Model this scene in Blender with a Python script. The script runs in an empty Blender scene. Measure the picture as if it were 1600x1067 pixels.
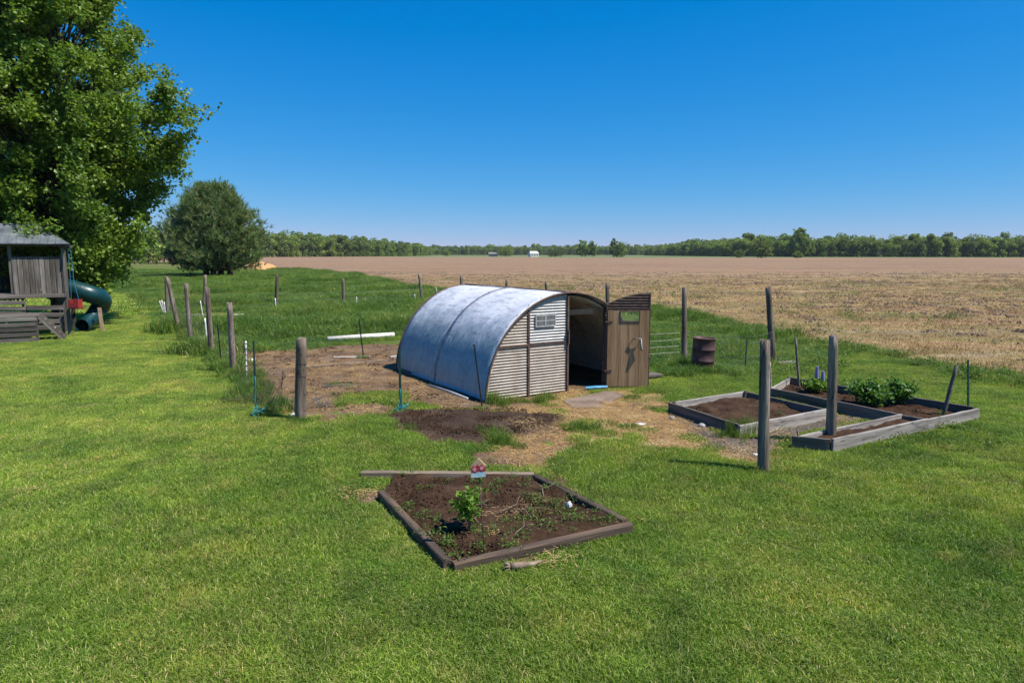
import bpy, math, random
import numpy as np
from mathutils import Vector, Matrix

# ------------------------------------------------------------------ camera, sky, sun, exposure
SC = bpy.context.scene
CAM_H = 3.0
FPX = 1067.0
PITCH = math.atan((533.5 - 396.0) / FPX)
cam_d = bpy.data.cameras.new('camera')
cam_d.sensor_width = 36.0
cam_d.lens = 36.0 * FPX / 1600.0
cam_d.clip_start = 0.05
cam_d.clip_end = 9000
cam = bpy.data.objects.new('camera', cam_d)
SC.collection.objects.link(cam)
cam.location = (0, 0, CAM_H)
cam.rotation_euler = (math.pi / 2 - PITCH, 0, 0)
SC.camera = cam

SUN_EL = math.radians(57)
SUN_DIR = Vector((0.95, -0.31, 0)).normalized() * math.cos(SUN_EL) + Vector((0, 0, math.sin(SUN_EL)))
world = bpy.data.worlds.new('World')
SC.world = world
world.use_nodes = True
wn = world.node_tree
bg = wn.nodes['Background']
sky = wn.nodes.new('ShaderNodeTexSky')
sky.sky_type = 'NISHITA'
sky.sun_disc = False
sky.sun_elevation = SUN_EL
sky.sun_rotation = math.atan2(SUN_DIR.x, SUN_DIR.y)
sky.altitude = 200
sky.air_density = 1.0
sky.dust_density = 0.0
sky.ozone_density = 6.0
# the deep polarised blue of the photograph: one response curve per colour channel, the same in every direction
SKY_STRENGTH = 0.1
sep = wn.nodes.new('ShaderNodeSeparateColor')
comb = wn.nodes.new('ShaderNodeCombineColor')
wn.links.new(sky.outputs[0], sep.inputs[0])
for i, (k, p, off) in enumerate(((.56, 1.62, -.020), (.455, .80, 0.0), (.625, .442, 0.0))):
    prev = sep.outputs[i]
    for op, val in (('MULTIPLY', SKY_STRENGTH), ('POWER', p), ('MULTIPLY', k / SKY_STRENGTH), ('ADD', off / SKY_STRENGTH), ('MAXIMUM', 0.0)):
        nd = wn.nodes.new('ShaderNodeMath')
        nd.operation = op
        nd.inputs[1].default_value = val
        wn.links.new(prev, nd.inputs[0])
        prev = nd.outputs[0]
    wn.links.new(prev, comb.inputs[i])
wn.links.new(comb.outputs[0], bg.inputs['Color'])
bg.inputs['Strength'].default_value = SKY_STRENGTH
sun_d = bpy.data.lights.new('sun', 'SUN')
sun_d.energy = 4.8
sun_d.angle = math.radians(0.53)
sun_d.color = (1.0, 0.94, 0.85)
sun = bpy.data.objects.new('sun', sun_d)
SC.collection.objects.link(sun)
sun.rotation_euler = SUN_DIR.to_track_quat('Z', 'Y').to_euler()
SC.view_settings.view_transform = 'Standard'
SC.view_settings.look = 'None'
SC.view_settings.exposure = 0.62
SC.view_settings.gamma = 1.0
SC.view_settings.use_curve_mapping = False
HAZE = 0.00006
SC.cycles.volume_bounces = 0
SC.cycles.max_bounces = 8
SC.cycles.transparent_max_bounces = 8

# ------------------------------------------------------------------ helpers
rng = np.random.default_rng(11)
random.seed(5)
COL = SC.collection


def G(px, py, z=0.0):
    """ground (or height z) point seen at a place of the photograph"""
    x = (px - 800.0) / FPX
    v = (533.5 - py) / FPX
    d = Vector((x, math.cos(PITCH) + v * math.sin(PITCH), -math.sin(PITCH) + v * math.cos(PITCH)))
    t = (z - CAM_H) / d.z
    return Vector((d.x * t, d.y * t, z))


def AT(px, py, Y):
    """point seen at a place of the photograph at distance Y"""
    x = (px - 800.0) / FPX
    v = (533.5 - py) / FPX
    d = Vector((x, math.cos(PITCH) + v * math.sin(PITCH), -math.sin(PITCH) + v * math.cos(PITCH)))
    t = Y / d.y
    return Vector((d.x * t, Y, CAM_H + d.z * t))


NT = np.random.default_rng(3).random((256, 256))


def vn(x, y, s=1.0, o=0):
    x = np.asarray(x, float) / s + 37.3 * (o + 1)
    y = np.asarray(y, float) / s + 91.7 * (o + 1)
    ix = np.floor(x).astype(int)
    iy = np.floor(y).astype(int)
    fx = x - ix
    fy = y - iy
    fx = fx * fx * (3 - 2 * fx)
    fy = fy * fy * (3 - 2 * fy)
    a = NT[ix & 255, iy & 255]
    b = NT[(ix + 1) & 255, iy & 255]
    c = NT[ix & 255, (iy + 1) & 255]
    d = NT[(ix + 1) & 255, (iy + 1) & 255]
    return (a * (1 - fx) + b * fx) * (1 - fy) + (c * (1 - fx) + d * fx) * fy - 0.5


def fbm(x, y, s=1.0, o=0, n=4):
    r = 0
    a = 1.0
    for k in range(n):
        r = r + a * vn(x, y, s, o + k)
        s = s / 2.1
        a *= 0.5
    return r


def inside(poly, X, Y):
    r = np.zeros(np.shape(X), bool)
    n = len(poly)
    for i in range(n):
        x1, y1 = poly[i]
        x2, y2 = poly[(i + 1) % n]
        c = ((y1 > Y) != (y2 > Y)) & (X < (x2 - x1) * (Y - y1) / ((y2 - y1) + 1e-12) + x1)
        r ^= c
    return r


def soft(poly, X, Y, w=0.25, warp=0.5):
    X = X + warp * fbm(X, Y, 1.3, 20)
    Y = Y + warp * 1.6 * fbm(X, Y, 1.3, 30)
    m = np.zeros(np.shape(X))
    for k in range(9):
        a = k * 2.4
        r = w * math.sqrt(k / 9.0)
        m += inside(poly, X + r * math.cos(a), Y + r * 1.3 * math.sin(a))
    return m / 9.0


def tag(o, label=None, cat=None, group=None, kind=None):
    if label:
        o['label'] = label
    if cat:
        o['category'] = cat
    if group:
        o['group'] = group
    if kind:
        o['kind'] = kind
    return o


def thing(name, label, cat, loc=(0, 0, 0), rotz=0.0, group=None):
    o = bpy.data.objects.new(name, None)
    o.empty_display_size = 0.2
    COL.objects.link(o)
    o.location = loc
    o.rotation_euler = (0, 0, rotz)
    return tag(o, label, cat, group)


def mesh_obj(name, V, F, mat, parent=None, smooth=False, link=True):
    me = bpy.data.meshes.new(name)
    me.from_pydata([tuple(v) for v in V], [], [tuple(f) for f in F])
    if mat:
        me.materials.append(mat)
    if smooth:
        me.polygons.foreach_set('use_smooth', [True] * len(me.polygons))
    me.update()
    o = bpy.data.objects.new(name, me)
    if link:
        COL.objects.link(o)
    if parent:
        o.parent = parent
    return o


def np_mesh(name, V, quads=None, tris=None, mat=None, parent=None, smooth=False, link=True, attrs=None):
    """fast mesh from numpy arrays"""
    me = bpy.data.meshes.new(name)
    V = np.asarray(V, np.float32)
    nq = 0 if quads is None else len(quads)
    nt = 0 if tris is None else len(tris)
    me.vertices.add(len(V))
    me.vertices.foreach_set('co', V.ravel())
    loops = []
    starts = []
    pos = 0
    if nq:
        loops.append(np.asarray(quads, np.int32).ravel())
        starts.append(np.arange(nq) * 4)
        pos = nq * 4
    if nt:
        loops.append(np.asarray(tris, np.int32).ravel())
        starts.append(pos + np.arange(nt) * 3)
    L = np.concatenate(loops).astype(np.int32)
    S = np.concatenate(starts).astype(np.int32)
    me.loops.add(len(L))
    me.loops.foreach_set('vertex_index', L)
    me.polygons.add(nq + nt)
    me.polygons.foreach_set('loop_start', S)
    me.polygons.foreach_set('use_smooth', np.full(nq + nt, smooth))
    me.update(calc_edges=True)
    me.validate()
    if attrs:
        for k, a in attrs.items():
            at = me.attributes.new(k, 'FLOAT', 'POINT')
            at.data.foreach_set('value', np.asarray(a, np.float32))
    if mat:
        me.materials.append(mat)
    o = bpy.data.objects.new(name, me)
    if link:
        COL.objects.link(o)
    if parent:
        o.parent = parent
    return o


class MB:
    def __init__(s):
        s.V = []
        s.F = []

    def add(s, V, F):
        n = len(s.V)
        s.V += [tuple(v) for v in V]
        s.F += [tuple(i + n for i in f) for f in F]
        return s

    def box(s, c, d, rz=0.0, rx=0.0, ry=0.0):
        M = Matrix.Rotation(rz, 3, 'Z') @ Matrix.Rotation(ry, 3, 'Y') @ Matrix.Rotation(rx, 3, 'X')
        c = Vector(c)
        V = []
        for z in (-.5, .5):
            for y in (-.5, .5):
                for x in (-.5, .5):
                    V.append(c + M @ Vector((x * d[0], y * d[1], z * d[2])))
        return s.add(V, [(0, 2, 3, 1), (4, 5, 7, 6), (0, 1, 5, 4), (2, 6, 7, 3), (0, 4, 6, 2), (1, 3, 7, 5)])

    def tube(s, pts, rad, seg=8, cap=True):
        pts = [Vector(p) for p in pts]
        n = len(pts)
        if not hasattr(rad, '__len__'):
            rad = [rad] * n
        V = []
        prev = None
        for i in range(n):
            t = (pts[min(i + 1, n - 1)] - pts[max(i - 1, 0)])
            if t.length < 1e-9:
                t = Vector((0, 0, 1))
            t.normalize()
            if prev is None:
                a = Vector((0, 0, 1)) if abs(t.z) < 0.9 else Vector((1, 0, 0))
                u = t.cross(a).normalized()
            else:
                u = (prev - t * prev.dot(t))
                u = u.normalized() if u.length > 1e-6 else t.orthogonal().normalized()
            prev = u
            w = t.cross(u)
            for k in range(seg):
                a = 2 * math.pi * k / seg
                V.append(pts[i] + (u * math.cos(a) + w * math.sin(a)) * rad[i])
        F = []
        for i in range(n - 1):
            for k in range(seg):
                F.append((i * seg + k, i * seg + (k + 1) % seg, (i + 1) * seg + (k + 1) % seg, (i + 1) * seg + k))
        if cap:
            F.append(tuple(range(seg))[::-1])
            F.append(tuple((n - 1) * seg + k for k in range(seg)))
        return s.add(V, F)

    def build(s, name, mat, parent=None, smooth=False):
        return mesh_obj(name, s.V, s.F, mat, parent, smooth)


def plank(name, A, B, w, h, mat, parent=None, rough=0.004, ch=0.006, roll=0.0, n=7):
    """chamfered board from A to B (centre line), w across (horizontal), h tall; own local frame, x along"""
    A = Vector(A)
    B = Vector(B)
    d = B - A
    L = d.length
    x = d.normalized()
    up = Vector((0, 0, 1)) if abs(x.z) < 0.95 else Vector((0, 1, 0))
    y = up.cross(x).normalized()
    z = x.cross(y)
    R = Matrix((x, y, z)).transposed() @ Matrix.Rotation(roll, 3, 'X')
    V = []
    cs = [(-w / 2 + ch, -h / 2), (w / 2 - ch, -h / 2), (w / 2, -h / 2 + ch), (w / 2, h / 2 - ch),
          (w / 2 - ch, h / 2), (-w / 2 + ch, h / 2), (-w / 2, h / 2 - ch), (-w / 2, -h / 2 + ch)]
    for i in range(n):
        t = -L / 2 + L * i / (n - 1)
        ox = random.uniform(-rough, rough)
        oz = random.uniform(-rough, rough)
        for (a, b) in cs:
            V.append((t, a + ox + random.uniform(-rough, rough) * .3, b + oz + random.uniform(-rough, rough) * .3))
    F = []
    for i in range(n - 1):
        for k in range(8):
            F.append((i * 8 + k, i * 8 + (k + 1) % 8, (i + 1) * 8 + (k + 1) % 8, (i + 1) * 8 + k))
    F.append(tuple(range(8))[::-1])
    F.append(tuple((n - 1) * 8 + k for k in range(8)))
    o = mesh_obj(name, V, F, mat, parent)
    o.matrix_local = Matrix.Translation((A + B) / 2) @ R.to_4x4()
    return o


# ------------------------------------------------------------------ materials
def lin(c):
    return tuple(c) + (1.0,)


class NodeMat:
    def __init__(s, name):
        s.m = bpy.data.materials.new(name)
        s.m.use_nodes = True
        s.t = s.m.node_tree
        s.b = s.t.nodes['Principled BSDF']
        s.out = s.t.nodes['Material Output']

    def n(s, t, **k):
        x = s.t.nodes.new(t)
        for a, b in k.items():
            setattr(x, a, b)
        return x

    def l(s, a, b):
        s.t.links.new(a, b)

    def coord(s, kind='Object', stretch=(1, 1, 1)):
        if kind == 'World':
            c = s.n('ShaderNodeNewGeometry').outputs['Position']
        else:
            c = s.n('ShaderNodeTexCoord').outputs[kind]
        mp = s.n('ShaderNodeMapping')
        mp.inputs['Scale'].default_value = stretch
        s.l(c, mp.inputs['Vector'])
        return mp.outputs[0]

    def noise(s, co, scale, detail=5, rough=0.6, dist=0.0):
        x = s.n('ShaderNodeTexNoise')
        x.inputs['Scale'].default_value = scale
        x.inputs['Detail'].default_value = detail
        x.inputs['Roughness'].default_value = rough
        x.inputs['Distortion'].default_value = dist
        s.l(co, x.inputs['Vector'])
        return x.outputs['Fac']

    def ramp(s, fac, cols, pos=None):
        r = s.n('ShaderNodeValToRGB')
        e = r.color_ramp.elements
        n = len(cols)
        if pos is None:
            pos = [0.28 + 0.44 * i / max(1, n - 1) for i in range(n)]
        while len(e) < n:
            e.new(0.5)
        for i in range(n):
            e[i].position = pos[i]
            e[i].color = lin(cols[i])
        s.l(fac, r.inputs[0])
        return r.outputs[0]

    def mix(s, fac, a, b, mode='MIX'):
        x = s.n('ShaderNodeMix', data_type='RGBA', blend_type=mode)
        for val, i in ((fac, 0), (a, 6), (b, 7)):
            if isinstance(val, (int, float)):
                x.inputs[i].default_value = val
            elif isinstance(val, tuple):
                x.inputs[i].default_value = lin(val)
            else:
                s.l(val, x.inputs[i])
        return x.outputs[2]

    def math(s, op, a, b=0.0, clamp=False):
        x = s.n('ShaderNodeMath', operation=op, use_clamp=clamp)
        for i, val in ((0, a), (1, b)):
            if isinstance(val, (int, float)):
                x.inputs[i].default_value = val
            else:
                s.l(val, x.inputs[i])
        return x.outputs[0]

    def attr(s, name):
        x = s.n('ShaderNodeAttribute')
        x.attribute_name = name
        return x.outputs['Fac']

    def bump(s, h, strength=0.3, dist=0.02):
        x = s.n('ShaderNodeBump')
        x.inputs['Strength'].default_value = strength
        x.inputs['Distance'].default_value = dist
        s.l(h, x.inputs['Height'])
        s.l(x.outputs[0], s.b.inputs['Normal'])
        return x.outputs[0]

    def rand(s):
        return s.n('ShaderNodeObjectInfo').outputs['Random']


def MAT(name, cols, scale=4.0, rough=0.85, metal=0.0, bump=0.25, stretch=(1, 1, 1), coord='Object', rand=0.0,
        fine=None, fine_amt=0.25, dist=0.01, pos=None, detail=6, crack=0.0):
    q = NodeMat(name)
    co = q.coord(coord, stretch)
    if rand and coord == 'Object':
        off = q.n('ShaderNodeVectorMath', operation='ADD')
        q.l(co, off.inputs[0])
        k = q.math('MULTIPLY', q.rand(), 40.0)
        cx = q.n('ShaderNodeCombineXYZ')
        q.l(k, cx.inputs[0])
        q.l(k, cx.inputs[1])
        q.l(cx.outputs[0], off.inputs[1])
        co = off.outputs[0]
    f = q.noise(co, scale, detail)
    c = q.ramp(f, cols, pos)
    f2 = q.noise(co, fine or scale * 7, 4)
    g = q.ramp(f2, [(1 - fine_amt,) * 3, (1 + fine_amt * .6,) * 3])
    c = q.mix(1.0, c, g, 'MULTIPLY')
    if crack:
        f3 = q.noise(co, scale * 1.6, 3, .5, .3)
        ck = q.ramp(f3, [(1, 1, 1), (1 - crack,) * 3, (1, 1, 1)], [.475, .5, .525])
        c = q.mix(1.0, c, ck, 'MULTIPLY')
    if rand:
        r = q.ramp(q.rand(), [(1 - rand,) * 3, (1 + rand,) * 3], [0, 1])
        c = q.mix(1.0, c, r, 'MULTIPLY')
    q.l(c, q.b.inputs['Base Color'])
    q.b.inputs['Roughness'].default_value = rough
    q.b.inputs['Metallic'].default_value = metal
    if rough > .68 and not metal:
        q.b.inputs['Specular IOR Level'].default_value = .15
    if bump:
        h = q.math('ADD', f, q.math('MULTIPLY', f2, 0.5))
        q.bump(h, bump, dist)
    return q.m


M = {}
M['post'] = MAT('weathered_post_wood', [(.06, .047, .036), (.17, .135, .105), (.34, .285, .235)], 9, .9, stretch=(1, 1, .07), bump=.9, rand=.25, crack=.75, dist=.02)
M['post_bark'] = MAT('barky_post_wood', [(.10, .075, .065), (.22, .17, .15), (.34, .29, .26)], 7, .9, stretch=(1, 1, .25), bump=.9, rand=.1, crack=.6, dist=.03)
M['plank_grey'] = MAT('silver_plank_wood', [(.16, .14, .12), (.31, .28, .25), (.46, .43, .39)], 7, .88, stretch=(.06, 1, 1), bump=.6, rand=.15, crack=.6)
M['plank_dark'] = MAT('dark_plank_wood', [(.06, .05, .042), (.13, .11, .092), (.22, .19, .165)], 7, .9, stretch=(.06, 1, 1), bump=.4, rand=.2)
M['timber'] = MAT('stained_timber', [(.035, .028, .025), (.09, .066, .05), (.22, .145, .085)], 5, .85, stretch=(.08, 1, 1), bump=.7, rand=.15, crack=.6)
M['timber_pale'] = MAT('pale_timber', [(.10, .08, .06), (.24, .185, .13), (.36, .29, .21)], 5, .85, stretch=(.08, 1, 1), bump=.4)
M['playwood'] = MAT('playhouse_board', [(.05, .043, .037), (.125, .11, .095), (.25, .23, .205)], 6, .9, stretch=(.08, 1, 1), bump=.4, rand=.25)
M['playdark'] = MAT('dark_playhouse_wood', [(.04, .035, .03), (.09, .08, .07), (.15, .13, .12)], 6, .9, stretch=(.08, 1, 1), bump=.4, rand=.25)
M['newwood'] = MAT('tan_wood', [(.25, .16, .10), (.42, .29, .19)], 6, .85, stretch=(1, 1, .1), bump=.3)
M['door'] = MAT('door_plywood', [(.13, .07, .034), (.29, .175, .09), (.43, .295, .17)], 6, .75, stretch=(1, 1, .05), coord='Object', bump=.25, rand=.12)
M['cream'] = MAT('cream_corrugated_paint', [(.15, .09, .055), (.33, .275, .22), (.45, .39, .32)], 3.5, .6, metal=.05, bump=.15, pos=[.26, .37, .65])
M['galv'] = MAT('grey_corrugated_metal', [(.2, .17, .15), (.34, .34, .335), (.46, .46, .45)], 3.0, .5, metal=.25, bump=.15, pos=[.25, .38, .65])
M['rustrim'] = MAT('rusty_steel', [(.05, .035, .03), (.11, .07, .055), (.2, .12, .08)], 10, .8, metal=.2, bump=.3)
M['lining'] = MAT('shed_inner_lining', [(.1, .08, .06), (.42, .39, .34), (.55, .52, .46)], 1.6, .8, bump=.1, pos=[.3, .4, .7])
M['black'] = MAT('black_metal', [(.012, .012, .012), (.03, .03, .03)], 10, .6, bump=.1)
M['greensteel'] = MAT('green_steel_post', [(.012, .05, .035), (.02, .085, .06)], 8, .55, bump=.1, metal=.2)
M['white'] = MAT('white_plastic', [(.55, .55, .53), (.8, .8, .78)], 6, .5, bump=.1)
M['whitewood'] = MAT('pale_peeled_wood', [(.45, .41, .35), (.66, .62, .55), (.74, .71, .65)], 5, .8, stretch=(.1, 1, 1), bump=.3)
M['teal_rope'] = MAT('teal_rope', [(.02, .22, .28), (.05, .36, .42)], 30, .7, bump=.3)
M['blue_rope'] = MAT('blue_plastic', [(.03, .20, .42), (.08, .36, .6)], 20, .5, bump=.2)
M['wire'] = MAT('fence_wire', [(.12, .12, .12), (.26, .26, .26)], 30, .5, metal=.6, bump=0)
M['barrel'] = MAT('rusty_barrel_steel', [(.03, .014, .014), (.065, .03, .03), (.13, .06, .045)], 4, .7, metal=.2, bump=.3)
M['slide'] = MAT('teal_slide_plastic', [(.002, .028, .032), (.004, .052, .056)], 2.5, .38, bump=.06)
M['red'] = MAT('red_plastic', [(.24, .018, .014), (.36, .035, .025)], 5, .5, bump=.05)
M['bark'] = MAT('maple_bark', [(.035, .03, .026), (.075, .064, .055), (.13, .115, .10)], 6, .95, stretch=(1, 1, .3), bump=.7, dist=.04)
M['pinebark'] = MAT('pine_bark', [(.04, .03, .025), (.09, .065, .05)], 4, .95, stretch=(1, 1, .3), bump=.7, dist=.04)
M['twig'] = MAT('dry_stick', [(.13, .09, .06), (.33, .26, .19)], 9, .9, bump=.3)
M['stone'] = MAT('small_stone', [(.22, .2, .19), (.5, .48, .45)], 6, .85, bump=.3)
M['straw'] = MAT('straw_litter', [(.28, .17, .065), (.45, .30, .125), (.58, .43, .22)], 3, .8, coord='World', bump=0, rand=.2)
M['fieldclod'] = MAT('field_clod_earth', [(.10, .065, .045), (.2, .14, .1), (.34, .27, .2)], .6, .95, coord='World', bump=.3, rand=.3)
M['signwood'] = MAT('painted_sign_wood', [(.42, .27, .15), (.58, .4, .25)], 6, .8, bump=.2)
M['signblue'] = MAT('pale_blue_paint', [(.33, .52, .60), (.62, .74, .76)], 26, .7, bump=.05)
M['signred'] = MAT('red_paint', [(.30, .025, .04), (.5, .08, .1)], 20, .7, bump=.05)
M['signpink'] = MAT('pink_paint', [(.62, .22, .26), (.72, .4, .4)], 20, .7, bump=.05)
M['orange'] = MAT('orange_earth', [(.42, .22, .09), (.55, .32, .15)], .8, .9, bump=.3, dist=.1)
M['housewall'] = MAT('white_siding', [(.62, .6, .55), (.75, .73, .68)], .5, .8, bump=0)
M['roofgrey'] = MAT('grey_shingle', [(.16, .15, .15), (.26, .25, .24)], .5, .9, bump=0)
M['glass'] = MAT('dark_window_glass', [(.02, .025, .03), (.04, .05, .06)], 1, .15, bump=0)
M['flower'] = MAT('lupine_petals', [(.24, .21, .42), (.44, .40, .62)], 20, .7, bump=0)


def foliage(name, cols, trans=0.35, rough=0.55, world_scale=None, wcols=None, tip=None, spec=0.3, inst=0.0, thatch=None):
    """leaf or blade: colour by the per-leaf attribute rnd and by slow noise over the place"""
    q = NodeMat(name)
    r = q.attr('rnd')
    c = q.ramp(r, cols, [i / max(1, len(cols) - 1) for i in range(len(cols))])
    if world_scale:
        co = q.coord('World')
        f = q.noise(co, world_scale, 5, .62)
        c = q.mix(1.0, c, q.ramp(f, wcols), 'MULTIPLY')
    if thatch:
        co2 = q.coord('World')
        t1 = q.ramp(q.noise(co2, 1.5, 6, .7), [(0, 0, 0), (1, 1, 1)], [.56, .72])
        c = q.mix(q.math('MULTIPLY', t1, .5), c, thatch)
        sx = q.n('ShaderNodeSeparateXYZ')
        q.l(q.n('ShaderNodeNewGeometry').outputs['Position'], sx.inputs[0])
        mw = q.n('ShaderNodeMapRange')
        mw.inputs[1].default_value = -1.0
        mw.inputs[2].default_value = -5.5
        q.l(q.math('ADD', sx.outputs[0], q.math('MULTIPLY', q.noise(co2, .5, 3), 3.0)), mw.inputs[0])
        c = q.mix(mw.outputs[0], c, q.mix(1.0, c, (1.32, 1.22, 1.35), 'MULTIPLY'))
        t2 = q.ramp(q.noise(co2, .9, 5, .65), [(0, 0, 0), (1, 1, 1)], [.55, .68])
        c = q.mix(q.math('MULTIPLY', t2, .5), c, q.mix(1.0, c, (.5, .8, .62), 'MULTIPLY'))
    if tip:
        c = q.mix(q.math('MULTIPLY', q.attr('hgt'), tip[1]), c, tip[0])
    if inst:
        c = q.mix(1.0, c, q.ramp(q.rand(), [(1 - inst, 1 - inst, 1 - inst), (1 + inst, 1 + inst * .8, 1 - inst * .2)], [0, 1]), 'MULTIPLY')
    q.l(c, q.b.inputs['Base Color'])
    q.b.inputs['Roughness'].default_value = rough
    q.b.inputs['Specular IOR Level'].default_value = spec
    if trans:
        tr = q.n('ShaderNodeBsdfTranslucent')
        tc = q.mix(1.0, c, (1.25, 1.2, .6), 'MULTIPLY')
        q.l(tc, tr.inputs['Color'])
        mx = q.n('ShaderNodeMixShader')
        mx.inputs[0].default_value = trans
        q.l(q.b.outputs[0], mx.inputs[1])
        q.l(tr.outputs[0], mx.inputs[2])
        q.l(mx.outputs[0], q.out.inputs['Surface'])
    return q.m


LAWN_W = [(.46, .64, .52), (.92, .98, .9), (1.36, 1.13, 1.3)]
M['lawn_blade'] = foliage('lawn_grass_blade', [(.10, .18, .022), (.178, .285, .04), (.30, .41, .08), (.66, .58, .31)], .38, .5, .55, LAWN_W, inst=.3, thatch=(.46, .39, .16))
M['tall_blade'] = foliage('tall_grass_blade', [(.048, .115, .016), (.10, .195, .032), (.175, .28, .058), (.42, .38, .19)], .4, .5, .35, [(.55, .72, .62), (1, 1, 1), (1.5, 1.22, 1.2)], inst=.25)
M['weed'] = foliage('weed_leaf', [(.06, .12, .018), (.10, .18, .03), (.15, .23, .045)], .35, .5, .5, [(.7, .8, .7), (1.2, 1.1, 1.1)])
M['dry_blade'] = foliage('dry_field_stubble', [(.28, .18, .09), (.38, .265, .14), (.46, .36, .22)], .2, .8, .12, [(.8, .8, .8), (1.15, 1.1, 1.0)])
M['maple'] = foliage('maple_leaf', [(.07, .135, .017), (.12, .215, .028), (.19, .30, .043), (.33, .41, .07)], .45, .45, .4, [(.75, .8, .8), (1.2, 1.15, 1.1)], spec=.4)
M['needle'] = foliage('pine_needle', [(.06, .12, .04), (.11, .19, .065), (.17, .25, .09), (.30, .28, .13)], .3, .6, .25, [(.7, .75, .75), (1.3, 1.2, 1.1)])
M['woodleaf'] = foliage('far_wood_leaf', [(.085, .155, .045), (.16, .25, .068), (.27, .36, .11)], .4, .7, .02, [(.75, .85, .9), (1.3, 1.15, 1.1)], inst=.35)
M['bushleaf'] = foliage('garden_bush_leaf', [(.045, .12, .02), (.085, .19, .032), (.13, .25, .05)], .35, .45)
M['saplingleaf'] = foliage('sapling_leaf', [(.05, .13, .012), (.10, .21, .018), (.17, .27, .03)], .4, .45)


def ground_mat():
    q = NodeMat('lawn_ground')
    co = q.coord('World')
    a = q.noise(co, .55, 5, .62)
    b = q.noise(co, 14, 6, .7)
    far = q.noise(co, .012, 3)
    c = q.ramp(b, [(.06, .065, .02), (.11, .13, .03), (.16, .19, .045)])
    c = q.mix(1.0, c, q.ramp(a, LAWN_W), 'MULTIPLY')
    # far crop beyond the field
    sp = q.n('ShaderNodeSeparateXYZ')
    q.l(q.n('ShaderNodeNewGeometry').outputs['Position'], sp.inputs[0])
    fm = q.math('GREATER_THAN', sp.outputs[1], 300.0)
    c = q.mix(fm, c, q.ramp(far, [(.11, .135, .05), (.16, .19, .08)]))
    q.l(c, q.b.inputs['Base Color'])
    q.b.inputs['Roughness'].default_value = .95
    q.b.inputs['Specular IOR Level'].default_value = .1
    q.bump(b, .5, .03)
    return q.m


def dirt_mat():
    q = NodeMat('yard_dirt')
    co = q.coord('World')
    a = q.noise(co, 1.4, 6, .65)
    b = q.noise(co, 16, 6, .7)
    c = q.ramp(a, [(.10, .062, .038), (.19, .122, .074), (.30, .21, .135)])
    st = q.ramp(b, [(.15, .085, .04), (.34, .205, .085), (.52, .35, .16)])
    dk = q.ramp(a, [(.045, .029, .02), (.08, .053, .037), (.125, .088, .062)])
    mu = q.ramp(b, [(.06, .05, .042), (.14, .12, .10), (.24, .21, .18)])
    sm = q.math('MULTIPLY', q.attr('straw'), q.ramp(q.noise(co, 3.2, 6, .7), [(0, 0, 0), (1, 1, 1)], [.36, .52]), True)
    c = q.mix(sm, c, st)
    c = q.mix(q.attr('dark'), c, dk)
    c = q.mix(q.attr('mulch'), c, mu)
    c = q.mix(1.0, c, q.ramp(b, [(.7, .7, .7), (1.25, 1.25, 1.25)]), 'MULTIPLY')
    q.l(c, q.b.inputs['Base Color'])
    q.b.inputs['Roughness'].default_value = .97
    q.b.inputs['Specular IOR Level'].default_value = .1
    q.bump(q.math('ADD', a, q.math('MULTIPLY', b, 1.6)), 1.0, .06)
    return q.m


def soil_mat():
    q = NodeMat('garden_soil')
    co = q.coord('World')
    a = q.noise(co, 3, 6, .65)
    b = q.noise(co, 28, 6, .7)
    c = q.ramp(a, [(.028, .0155, .0095), (.052, .03, .018), (.088, .054, .033)])
    c = q.mix(1.0, c, q.ramp(b, [(.6, .6, .6), (1.35, 1.3, 1.25)]), 'MULTIPLY')
    q.l(c, q.b.inputs['Base Color'])
    q.b.inputs['Roughness'].default_value = .97
    q.b.inputs['Specular IOR Level'].default_value = .1
    q.bump(b, .9, .02)
    return q.m


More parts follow.
